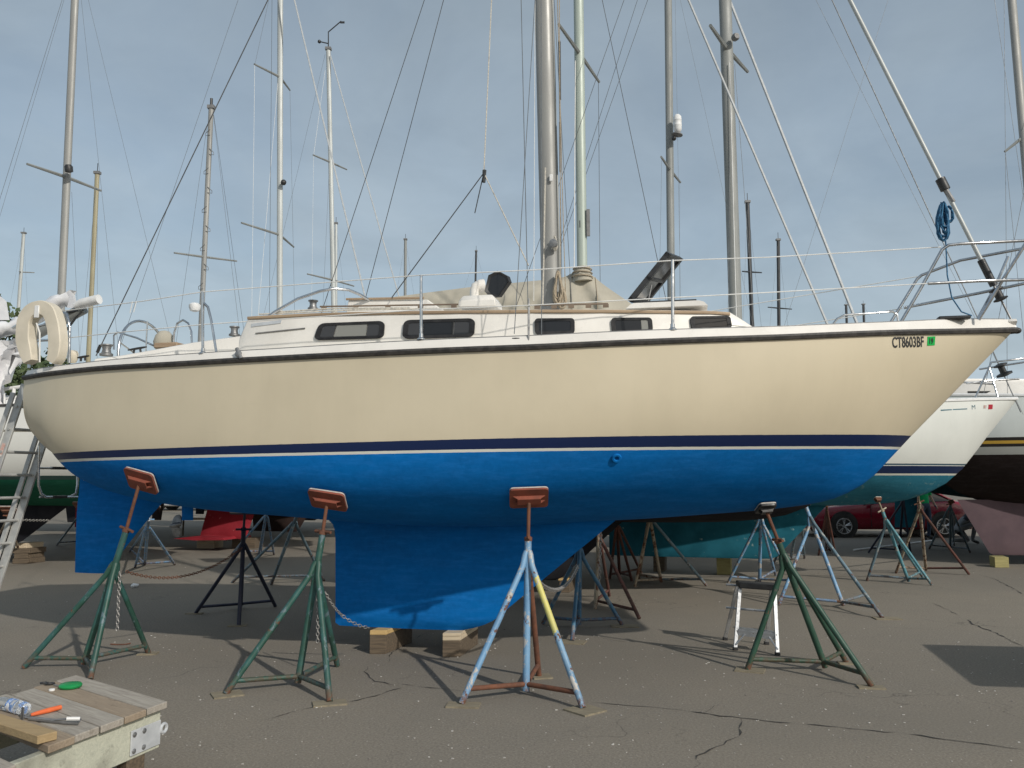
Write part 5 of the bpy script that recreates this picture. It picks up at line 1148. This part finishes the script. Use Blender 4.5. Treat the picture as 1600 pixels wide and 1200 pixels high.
# ------------------------------------------------------------------ stands of the other boats
NP = Vector((0,-.5,-.8)).normalized(); NF = Vector((0,.5,-.8)).normalized()
T = [('T1','dark navy jack stand on the far side of the stern',(382,792,9.0),(376,950),[(306,959),(373,978),(430,948)],850,828,['navy_p']*4,'navy_p',NF),
 ('T2','mid blue jack stand seen past the sloping front of the blue keel',(906,800,9.2),(905,980),[(848,976),(894,1003),(972,978)],858,840,['blue_m']*4,'blue_m',NF),
 ('T3','light blue jack stand seen behind the rudder',(234,788,12.4),(226,884),[(211,887),(273,883),(203,862)],824,812,['blue_l']*4,'blue_l',NP),
 ('T4','light blue jack stand before the red wing keel',(418,790,14.6),(407,864),[(362,867),(404,869),(428,867)],806,800,['blue_l']*4,'blue_l',NP),
 ('T5','tall grey blue jack stand left of the blue keel',(468,795,11.6),(428,905),[(363,911),(424,914),(506,908)],815,806,['blue_g']*4,'blue_g',NP),
 ('T6','pale jack stand with two red brown legs right of the blue keel',(937,800,10.6),(931,948),[(930,953),(999,968),(952,932)],826,818,['pale_p','pale_p','rust_r','rust_r'],'rust',NP),
 ('T7','red brown jack stand behind the pale one with red legs',(963,800,12.2),(968,900),[(953,905),(987,908),(1002,896)],822,815,['rust_r']*4,'rust',NF),
 ('T8','pale rusty jack stand before the left end of the teal keel',(1012,788,12.4),(1033,912),[(992,918),(1104,916),(998,908)],806,798,['pale_p','pale_p','blue_g','pale_p'],'rust',NP),
 ('T9','light blue jack stand before the right end of the teal keel',(1189,785,12.6),(1187,912),[(1138,911),(1245,918),(1212,900)],808,800,['blue_l']*4,'blue_l',NP),
 ('T10','large light blue jack stand to the right of the step stool',(1253,775,11.3),(1318,950),[(1217,946),(1379,967),(1361,943)],808,790,['blue_l','blue_l','blue_g','blue_g'],'blue_l',NF),
 ('T11','blue grey jack stand with white nut handle beneath the teal bow',(1371,778,13.0),(1420,911),[(1355,908),(1456,915),(1442,903)],812,798,['teal_p','blue_g','teal_p','teal_p'],'pale_p',NP),
 ('T12','yellowish brown jack stand beneath the forefoot of the teal boat',(1434,766,13.4),(1447,893),[(1400,896),(1514,898),(1444,872)],794,786,['pale_p','pale_p','rust_r','pale_p'],'pale_p',NP),
 ('T13','blue grey jack stand in front of the kneeling person',(1485,782,17.2),(1485,858),[(1452,858),(1516,864),(1491,853)],792,787,['blue_g']*4,'rust',NP),
 ('T14','black jack stand in front of the teal rudder',(1412,772,17.2),(1405,863),[(1357,864),(1423,867),(1406,857)],782,778,['navy_p']*4,'navy_p',NF),
 ('T15','dark red jack stand before the front wheel of the red car',(1291,783,16.5),(1297,862),[(1279,868),(1306,869),(1291,858)],796,790,['rust_r']*4,'rust',NF),
 ('T16','pale brown jack stand behind the ladder at the left edge',(14,795,14.4),(8,868),[(36,877),(-22,872),(8,858)],815,806,['pale_p']*4,'rust',NP),
 ('T17','grey jack stand seen left of the rudder',(128,788,15.4),(120,848),[(89,852),(137,853),(121,845)],806,800,['pale_p','blue_g','blue_g','pale_p'],'rust',NP),
 ('T18','pale blue jack stand left of the dark front bumper of the red car',(1252,780,14.8),(1236,876),[(1208,882),(1257,873),(1236,868)],797,790,['blue_g']*4,'rust',NF)]
for key, lab, pp, po, ft, ay, ny, cols, rod, pn_ in T:
    far_ = G(*po).y > 11
    jack_stand(key, lab, W(*pp), pn_, G(*po), [G(*q) for q in ft], ay, ny, cols, rod=rod, pad='rust' if rod != 'navy_p' else 'navy_p', r=.022, padsize=(.11,.09) if key in ('T11','T12','T13','T14','T10','T9') else (.28,.2))
ply('plywood square under the right foot of the large light blue stand', G(1386,967), (.3,.16), -.05); ply('plywood square under the front foot of the mid blue stand', G(893,1004), (.28,.18), -.3); ply('plywood square under the right foot of the mid blue stand', G(976,979), (.3,.16), -.05)
ply('dark plywood square under the left foot of the navy stand', G(304,959), (.2,.1), 0); ply('dark plywood square under the front foot of the navy stand', G(371,978), (.2,.12), .2)
chain('dark chain sagging from the stern green stand to the navy stand', [W(197,893,7.7), W(378,856,9.1)], .16, mat='rust')
chain('pale chain sagging from the blue and rusty stand past the keel', [W(834,900,6.7), W(903,885,9.0)], .17, wire=.006, link=.045)
chain('galvanised chain hanging straight down beside the pale stand with red legs', [W(939,830,10.4), W(936,915,10.4)], wire=.005, link=.045)
chain('pale chain stretched to the brown stand behind the ladder', [W(17,811,14.3), W(78,813,15.2)], .01, wire=.006, link=.05)
# ------------------------------------------------------------------ red car
M['car_red'] = pm('dark red car paint', (.20,.008,.022), (.18,.007,.02), 3, .18); M['tyre'] = pm('tyre rubber', (.016,.016,.016), (.024,.024,.023), 20, .8); M['rim'] = pm('alloy rim', (.6,.61,.62), (.5,.51,.52), 15, .3, .8); M['car_white'] = pm('white car paint', (.72,.73,.74), (.68,.69,.7), 3, .2)
M['lamp'] = glassy('clear lamp glass', (.55,.5,.48), .08)
def car(label, pos, ang, paint):
    root = thing('car', label, 'car', pos, ang)        # front at local +x
    L = 4.5; xs_ = [2.25,2.2,2.05,1.75,1.3,.85,.6,0,-.6,-1.2,-1.55,-1.9,-2.15,-2.25]; top = [.56,.66,.74,.80,.86,.91,.93,.95,.96,.98,.99,.97,.9,.7]; wd = [.62,.74,.82,.85,.865,.87,.87,.87,.87,.87,.86,.83,.78,.68]
    rr = []
    for x, t, w in zip(xs_, top, wd):
        r = [(0,.22),(w*.9,.22),(w*.98,.30),(w,.45),(w*1.0,t*.62),(w*.965,t-.06),(w*.90,t-.01),(w*.5,t+.015),(0,t+.02)]
        rr.append([Vector((x, a, z)) for a, z in r] + [Vector((x, -a, z)) for a, z in r[-2:0:-1]])
    body = MB().rings(rr).build('body', paint, root, smooth=50, local=True)
    gx = [(.78,.90,.80),(.05,1.33,.62),(-.5,1.40,.60),(-1.0,1.36,.60),(-1.75,.97,.74)]
    rr = []
    for x, z, w in gx:
        base = .92; r = [(.80,base),(w+.04 if z > 1 else .78,base+(z-base)*.5),(w,z-.03 if z > 1 else z),(w*.6,z+.01),(0,z+.02)]
        rr.append([Vector((x, a, zz_)) for a, zz_ in r] + [Vector((x, -a, zz_)) for a, zz_ in r[-2::-1]])
    MB().rings(rr, False, False).build('cabin_glass', M['glass'], root, smooth=40, local=True)
    MB().rings([[Vector((x, a*w, z + .015 + (.02 if a == 0 else 0))) for a in (-1,-.5,0,.5,1)] for x, z, w in gx[1:4]], False, False).build('roof', paint, root, local=True)
    for s in (-1, 1):
        for (x0,z0,w0), (x1,z1,w1) in zip(gx[:-1], gx[1:]):
            MB().tube([Vector((x0, s*(w0+.01), z0)), Vector((x1, s*(w1+.01), z1))], .03, 6).build('pillar', paint, root, local=True)
        MB().tube([Vector((-.35, s*.80, .93)), Vector((-.42, s*.63, 1.38))], .03, 6).build('pillar', paint, root, local=True)
        MB().par((.62, s*.868, .28), (.012,0,0), (0,s*.006,0), (0,0,.6)).build('door_gap', M['black'], root, smooth=0, local=True); MB().par((-.42, s*.868, .28), (.012,0,0), (0,s*.006,0), (0,0,.62)).build('door_gap', M['black'], root, smooth=0, local=True)
        MB().par((-1.2, s*.872, .50), (2.3,0,0), (0,s*.012,0), (0,0,.03)).build('side_moulding', paint, root, smooth=0, local=True)
        MB().par((-.3, s*.862, .78), (.18,0,0), (0,s*.03,0), (0,0,.03)).build('door_handle', paint, root, smooth=0, local=True, bevel=.006)
        MB().sphere((.62, s*.93, .95), .09, 10, 8, (.8,1,.7)).build('mirror', paint, root, local=True)
        MB().sphere((2.08, s*.62, .62), .16, 12, 8, (.7,1,.5)).build('headlight', M['lamp'], root, local=True); MB().sphere((-2.15, s*.62, .78), .14, 12, 8, (.5,1,.6)).build('tail_light', M['red_tag'], root, local=True)
        for x in (1.38, -1.35):
            c = Vector((x, s*.70, .315)); 
            MB().lathe(Vector((x, s*.60, .34)), (0,s,0), [(.36,0),(.38,.285)], 24).build('wheel_arch', M['black'], root, local=True)
            w_ = MB().lathe(c, (0,s,0), [(.22,.0),(.30,.01),(.315,.05),(.315,.15),(.30,.19),(.225,.195),(.2,.17)], 28).build('wheel', M['tyre'], root, smooth=40, local=True)
            MB().torus(c + Vector((0,s*.19,0)), (0,1,0), .205, .016, 28, 6).build('rim', M['rim'], w_, local=True)
            sp_ = MB(); sp_.lathe(c + Vector((0,s*.17,0)), (0,s,0), [(.05,0),(.05,.02),(.02,.025)], 12)
            for k in range(5):
                for da in (-.16, .16):
                    a = k*2*math.pi/5 + .3; sp_.tube([c + Vector((math.cos(a)*.03, s*.185, math.sin(a)*.03)), c + Vector((math.cos(a+da)*.2, s*.185, math.sin(a+da)*.2))], .014, 5)
            sp_.build('spokes', M['rim'], w_, local=True)
    MB().par((2.2,-.5,.3), (.06,0,0), (0,1.0,0), (0,0,.12)).build('grille', M['black'], root, smooth=0, local=True)
    return root
wc_ = G(1318, 840); c1_ = car('dark red car with alloy wheels parked behind the boats at the right', (wc_.x + 1.38, wc_.y + .8, 0), R(180), M['car_red'])
pw_ = G(262, 797); car('white car parked far behind the rudder', (pw_.x + 1.2, pw_.y, 0), R(176), M['car_white'])
# ------------------------------------------------------------------ people
def figure(label, pos, joints, edges, mats, regions, root_j='pelvis', rz=0.):
    "skinned skeleton turned into one continuous body mesh; regions(co) -> material index"
    names = list(joints); me = bpy.data.meshes.new('skeleton'); me.from_pydata([joints[n][0] for n in names], [(names.index(a), names.index(b)) for a, b in edges], [])
    ob = bpy.data.objects.new('skeleton', me); COL.objects.link(ob); md = ob.modifiers.new('skin', 'SKIN'); md.use_smooth_shade = True
    for i, n in enumerate(names):
        sv = me.skin_vertices[0].data[i]; r = joints[n][1]; sv.radius = (r, r) if not isinstance(r, tuple) else r; sv.use_root = (n == root_j)
    ob.modifiers.new('sub', 'SUBSURF').levels = 2
    bpy.context.view_layer.update(); m2 = bpy.data.meshes.new_from_object(ob.evaluated_get(bpy.context.evaluated_depsgraph_get())); bpy.data.objects.remove(ob)
    for m in mats: m2.materials.append(m)
    for p in m2.polygons: p.material_index = regions(p.center); p.use_smooth = True
    root = thing('person', label, 'person', pos, rz, 'people behind the boats')
    b = bpy.data.objects.new('body', m2); COL.objects.link(b); b.parent = root; return root
M['skin'] = pm('skin', (.45,.27,.19), (.4,.24,.17), 9, .6); M['hair'] = pm('brown hair', (.04,.025,.015), (.06,.04,.025), 30, .8); M['jeans'] = pm('blue jeans', (.055,.085,.135), (.035,.055,.09), 8, .9); M['green_shirt'] = pm('bright green shirt', (.0,.45,.14), (.0,.4,.12), 6, .85); M['grey_pants'] = pm('grey trousers', (.22,.23,.24), (.15,.16,.17), 7, .9); M['dark_shirt'] = pm('dark shirt', (.03,.035,.05), (.04,.045,.06), 7, .9); M['shoe'] = pm('dark shoe', (.02,.02,.02), (.03,.03,.03), 9, .6)
J1 = {'pelvis':((0,0,.93),(.155,.11)),'waist':((0,.01,1.08),(.14,.10)),'chest':((0,.02,1.30),(.17,.115)),'collar':((0,.02,1.46),(.09,.07)),'neck':((0,.01,1.53),.055),'head':((0,-.01,1.63),.085),'crown':((0,0,1.72),.075)}
E1 = [('pelvis','waist'),('waist','chest'),('chest','collar'),('collar','neck'),('neck','head'),('head','crown')]
for s, nm in ((-1,'l'),(1,'r')):
    J1.update({'hip'+nm:((s*.10,0,.86),.092),'knee'+nm:((s*.12,-.03,.48),.062),'ankle'+nm:((s*.12,.02,.10),.042),'heel'+nm:((s*.12,.02,.045),.04),'toe'+nm:((s*.14,-.17,.03),.032),
               'sho'+nm:((s*.19,.02,1.42),.065),'elb'+nm:((s*.25,.03,1.14),.042),'wri'+nm:((s*.24,-.12,.92),.028),'palm'+nm:((s*.235,-.16,.86),.032)})
    E1 += [('pelvis','hip'+nm),('hip'+nm,'knee'+nm),('knee'+nm,'ankle'+nm),('ankle'+nm,'heel'+nm),('heel'+nm,'toe'+nm),('collar','sho'+nm),('sho'+nm,'elb'+nm),('elb'+nm,'wri'+nm),('wri'+nm,'palm'+nm)]
    for k in range(4):
        J1['f%s%d' % (nm,k)] = ((s*(.22 + .012*k), -.185 - .004*k, .83),.0095); J1['g%s%d' % (nm,k)] = ((s*(.215 + .012*k), -.19, .785 + .006*abs(k-1.5)),.0085); E1 += [('palm'+nm,'f%s%d' % (nm,k)),('f%s%d' % (nm,k),'g%s%d' % (nm,k))]
    J1['th'+nm] = ((s*.205,-.20,.86),.010); E1.append(('palm'+nm,'th'+nm))
def reg1(c):
    if c.z < .085: return 3
    if c.z < .96 and abs(c.x) < .215: return 2
    if c.z > 1.49 or (c.z < 1.16 and abs(c.x) > .19): return 0
    return 1
p1 = G(1447, 843); per = figure('person in bright green shirt and blue jeans standing beside the red car', (p1.x, p1.y, 0), J1, E1, [M['skin'],M['green_shirt'],M['jeans'],M['shoe']], reg1, rz=R(20))
MB().sphere((0,.02,1.69), .098, 14, 10, (.95,1.05,.98)).build('hair', M['hair'], per, local=True)
fb_ = MB(); fb_.sphere((0,-.10,1.625), .018, 8, 6, (.8,1.2,1.3)); fb_.sphere((-.035,-.085,1.65), .012); fb_.sphere((.035,-.085,1.65), .012); fb_.build('face_features', M['skin'], per, local=True)
J2 = {'pelvis':((0,0,.42),(.16,.12)),'waist':((.12,0,.55),(.14,.11)),'chest':((.32,0,.70),(.17,.12)),'collar':((.46,0,.78),.08),'neck':((.52,0,.82),.055),'head':((.60,0,.87),.085),'crown':((.64,0,.93),.07)}
E2 = list(E1[:6])
for s, nm in ((-1,'l'),(1,'r')):
    kx, kz = (.34, .52) if s < 0 else (.30, .07); ax_, az_ = (.24, .10) if s < 0 else (-.08, .08)
    J2.update({'hip'+nm:((.0,s*.10,.38),.095),'knee'+nm:((kx,s*.14,kz),.066),'ankle'+nm:((ax_,s*.13,az_),.045),'toe'+nm:((ax_ + (.17 if s < 0 else -.05),s*.13,.035 if s < 0 else .05),.035),'sho'+nm:((.43,s*.19,.74),.062),'elb'+nm:((.58,s*.22,.52),.042),'wri'+nm:((.72,s*.12,.34),.028),'palm'+nm:((.76,s*.10,.27),.032)})
    E2 += [('pelvis','hip'+nm),('hip'+nm,'knee'+nm),('knee'+nm,'ankle'+nm),('ankle'+nm,'toe'+nm),('collar','sho'+nm),('sho'+nm,'elb'+nm),('elb'+nm,'wri'+nm),('wri'+nm,'palm'+nm)]
    for k in range(4):
        J2['f%s%d' % (nm,k)] = ((.785, s*(.085+.013*k), .235),.0095); J2['g%s%d' % (nm,k)] = ((.79, s*(.085+.013*k), .195),.0085); E2 += [('palm'+nm,'f%s%d' % (nm,k)),('f%s%d' % (nm,k),'g%s%d' % (nm,k))]
    J2['th'+nm] = ((.80,s*.07,.26),.010); E2.append(('palm'+nm,'th'+nm))
def reg2(c):
    if c.x > .50 and c.z > .8 or (c.x > .64 and c.z < .45): return 0
    if c.z < .09 and c.x > .2 and c.y < 0: return 3
    if c.x < .10 or (c.z < .5 and c.x < .5) or (c.x < .42 and c.z < .58): return 2
    return 1
p2 = G(1500, 850); per2 = figure('person in grey trousers kneeling beside the dark red car', (p2.x, p2.y, 0), J2, E2, [M['skin'],M['dark_shirt'],M['grey_pants'],M['shoe']], reg2)
MB().sphere((.61,0,.93), .095, 14, 10).build('hair', M['hair'], per2, local=True)
# ------------------------------------------------------------------ small things on the ground
def pole(label, a, b_, r, mat): 
    p, q = G(*a), G(*b_); p.z = q.z = r + .001; o = MB().tube([p, q], r, 8).build('pole', M[mat], None, smooth=80); return tag(o, label, 'pole')
pole('long white pole lying on the asphalt before the red car', (1334,861), (1455,846), .02, 'white_p')
tr0 = G(300, 838); tb_ = thing('trestle_bench', 'brown plank bench with splayed legs behind the stern', 'bench', tr0)
MB().par(tr0 + Vector((-.45,-.15,.46)), (1.0,0,0), (0,.3,0), (0,0,.05)).build('plank', M['teak'], tb_, smooth=0)
for sx in (-.3, .4):
    for sy in (-.12, .12): MB().tube([tr0 + Vector((sx,sy,.46)), tr0 + Vector((sx*1.15,sy*1.8,0))], .025, 6).build('leg', M['lumber_b'], tb_)
rp_ = random.Random(2); c = G(211, 918); bl = MB(); bl.sphere(c + Vector((0,0,.03)), .05, 9, 6, (1.2,.8,.6)); bl.v = [v + Vector((rp_.uniform(-.012,.012), rp_.uniform(-.012,.012), rp_.uniform(-.008,.008))) for v in bl.v]; 
for v in bl.v: v.z = max(v.z, .001)
tag(bl.build('crumpled_paper', M['white_p'], None, smooth=0, weld=False), 'crumpled white paper lying in the shadow beside the stern stand', 'litter')
c = G(183,1008); tag(MB().tube([c + Vector((-.07,.01,.008)), c + Vector((0,-.01,.008)), c + Vector((.08,.0,.008)), c + Vector((.12,.03,.012))], .006, 6).build('bent_rod', M['rust'], None), 'short bent rusty rod lying inside the stern green stand', 'rod')
# unseen dock section added beyond the right edge to cast the ground shadow
zd = .92; sh4 = [G(1440,1007), G(1520,1070)]; kx = SUN_TO/SUN_TO.z*zd
q0, q1 = sh4[0] + kx, sh4[1] + kx; ev = q1 - q0; eu = Vector((1.0, -.12, 0)).normalized()
shadow_dock = thing('dock_float', 'added shadow casting dock section on trestles unseen beyond the right edge', 'dock', (q0.x, q0.y, 0), 0)
nP = 10; evn = ev.normalized(); wP = ev.length/nP
for k in range(nP): MB().par(q0 + evn*(k*wP) - Vector((0,0,.04)), evn*(wP - .006), eu*2.6, (0,0,.04)).build('plank', M['plank'], shadow_dock, smooth=0)
for k in (.5, 2.1):
    MB().par(q0 + eu*k - Vector((0,0,.16)), ev, eu*.05, (0,0,.12)).build('cross_beam', M['beam'], shadow_dock, smooth=0)
    for f in (.12, .88):
        p = q0 + eu*k + ev*f - Vector((0,0,.16)); MB().tube([p, Vector((p.x + .12, p.y, 0))], .03, 6).build('leg', M['lumber_b'], shadow_dock); MB().tube([p, Vector((p.x - .08, p.y, 0))], .03, 6).build('leg', M['lumber_b'], shadow_dock)
# ------------------------------------------------------------------ trees
def leafmat(name, c1, c2):
    m, t, b = newmat(name); v = coords(t, True); col = mixc(t, rng(t, noise(t, v, 1.2, 3), .35, .65), c1, c2); lk(t, col, b.inputs['Base Color']); b.inputs['Roughness'].default_value = .7; return m
M['leaf'] = leafmat('dark green leaves', (.045,.075,.028), (.08,.11,.04)); M['bark'] = pm('bark', (.09,.07,.05), (.06,.05,.035), 6, .9, bmp=.4, bscale=20)
def tree(label, pos, h, rc, seedv, n=2600):
    rd = random.Random(seedv); root = thing('tree', label, 'tree', pos, 0, 'trees beyond the yard'); tr_ = MB()
    tr_.tube([Vector((0,0,0)), Vector((.1,0,h*.3)), Vector((-.1,.1,h*.6)), Vector((0,0,h*.85))], [h*.028,h*.022,h*.014,h*.004], 9)
    cl_ = []
    for k in range(26):
        a = rd.uniform(0, 6.28); z = h*rd.uniform(.38, .97); r = rc*math.sqrt(rd.random())*math.sin(math.pi*min(1, (z/h-.22)/.8))**.5; e = Vector((math.cos(a)*r, math.sin(a)*r, z)); cl_.append((e, rc*rd.uniform(.2,.38)))
        s = Vector((0,0,z*.62)); tr_.tube([s, s.lerp(e,.5) + Vector((0,0,.1)), e], [h*.01,h*.006,h*.002], 5)
    tr_.build('trunk', M['bark'], root, local=True); lf = MB()
    for k in range(n):
        c, r = cl_[k % 26]; d = Vector((rd.gauss(0,1), rd.gauss(0,1), rd.gauss(0,1))).normalized()*r*rd.random()**.4; p = c + d
        u_ = Vector((rd.gauss(0,1), rd.gauss(0,1), rd.gauss(0,1))).normalized(); w_ = u_.orthogonal().normalized(); s = rd.uniform(.09,.2)
        lf.add([p - u_*s, p + w_*s*.5, p + u_*s, p - w_*s*.5], [(0,1,2,3)])
    lf.build('crown', M['leaf'], root, smooth=0, local=True, weld=False)
for i, (px, d, py, rc, lb) in enumerate(((-28,34,462,2.2,'dark leafy tree rising behind the boom at the left edge'), (72,38,556,1.8,'lower leafy tree seen through the horseshoe lifebuoy'), (-5,42,575,2.2,'leafy tree seen between the stern rails at the left edge'))):
    p = W(px, py, d); tree(lb, (p.x, p.y, 0), p.z, rc, i+3)
# far wood beyond the yard, read as one mass
fw_ = MB(); rf = random.Random(21)
for k in range(9000):
    x = rf.uniform(-170, 170); top_ = 5.5 + 2.0*math.sin(x*.07) + 1.3*math.sin(x*.23 + 1); z = top_*rf.random()**.7; p = Vector((x, 125 + rf.uniform(-4, 4), z + .2))
    u_ = Vector((rf.gauss(0,1), rf.gauss(0,1), rf.gauss(0,1))).normalized(); w_ = u_.orthogonal().normalized(); q = rf.uniform(.35, .8)
    fw_.add([p - u_*q, p + w_*q*.6, p + u_*q, p - w_*q*.6], [(0,1,2,3)])
kind(tag(fw_.build('far_wood', M['leaf'], None, smooth=0, weld=False), 'low dark green wood along the horizon beyond the yard', 'wood'), 'stuff')
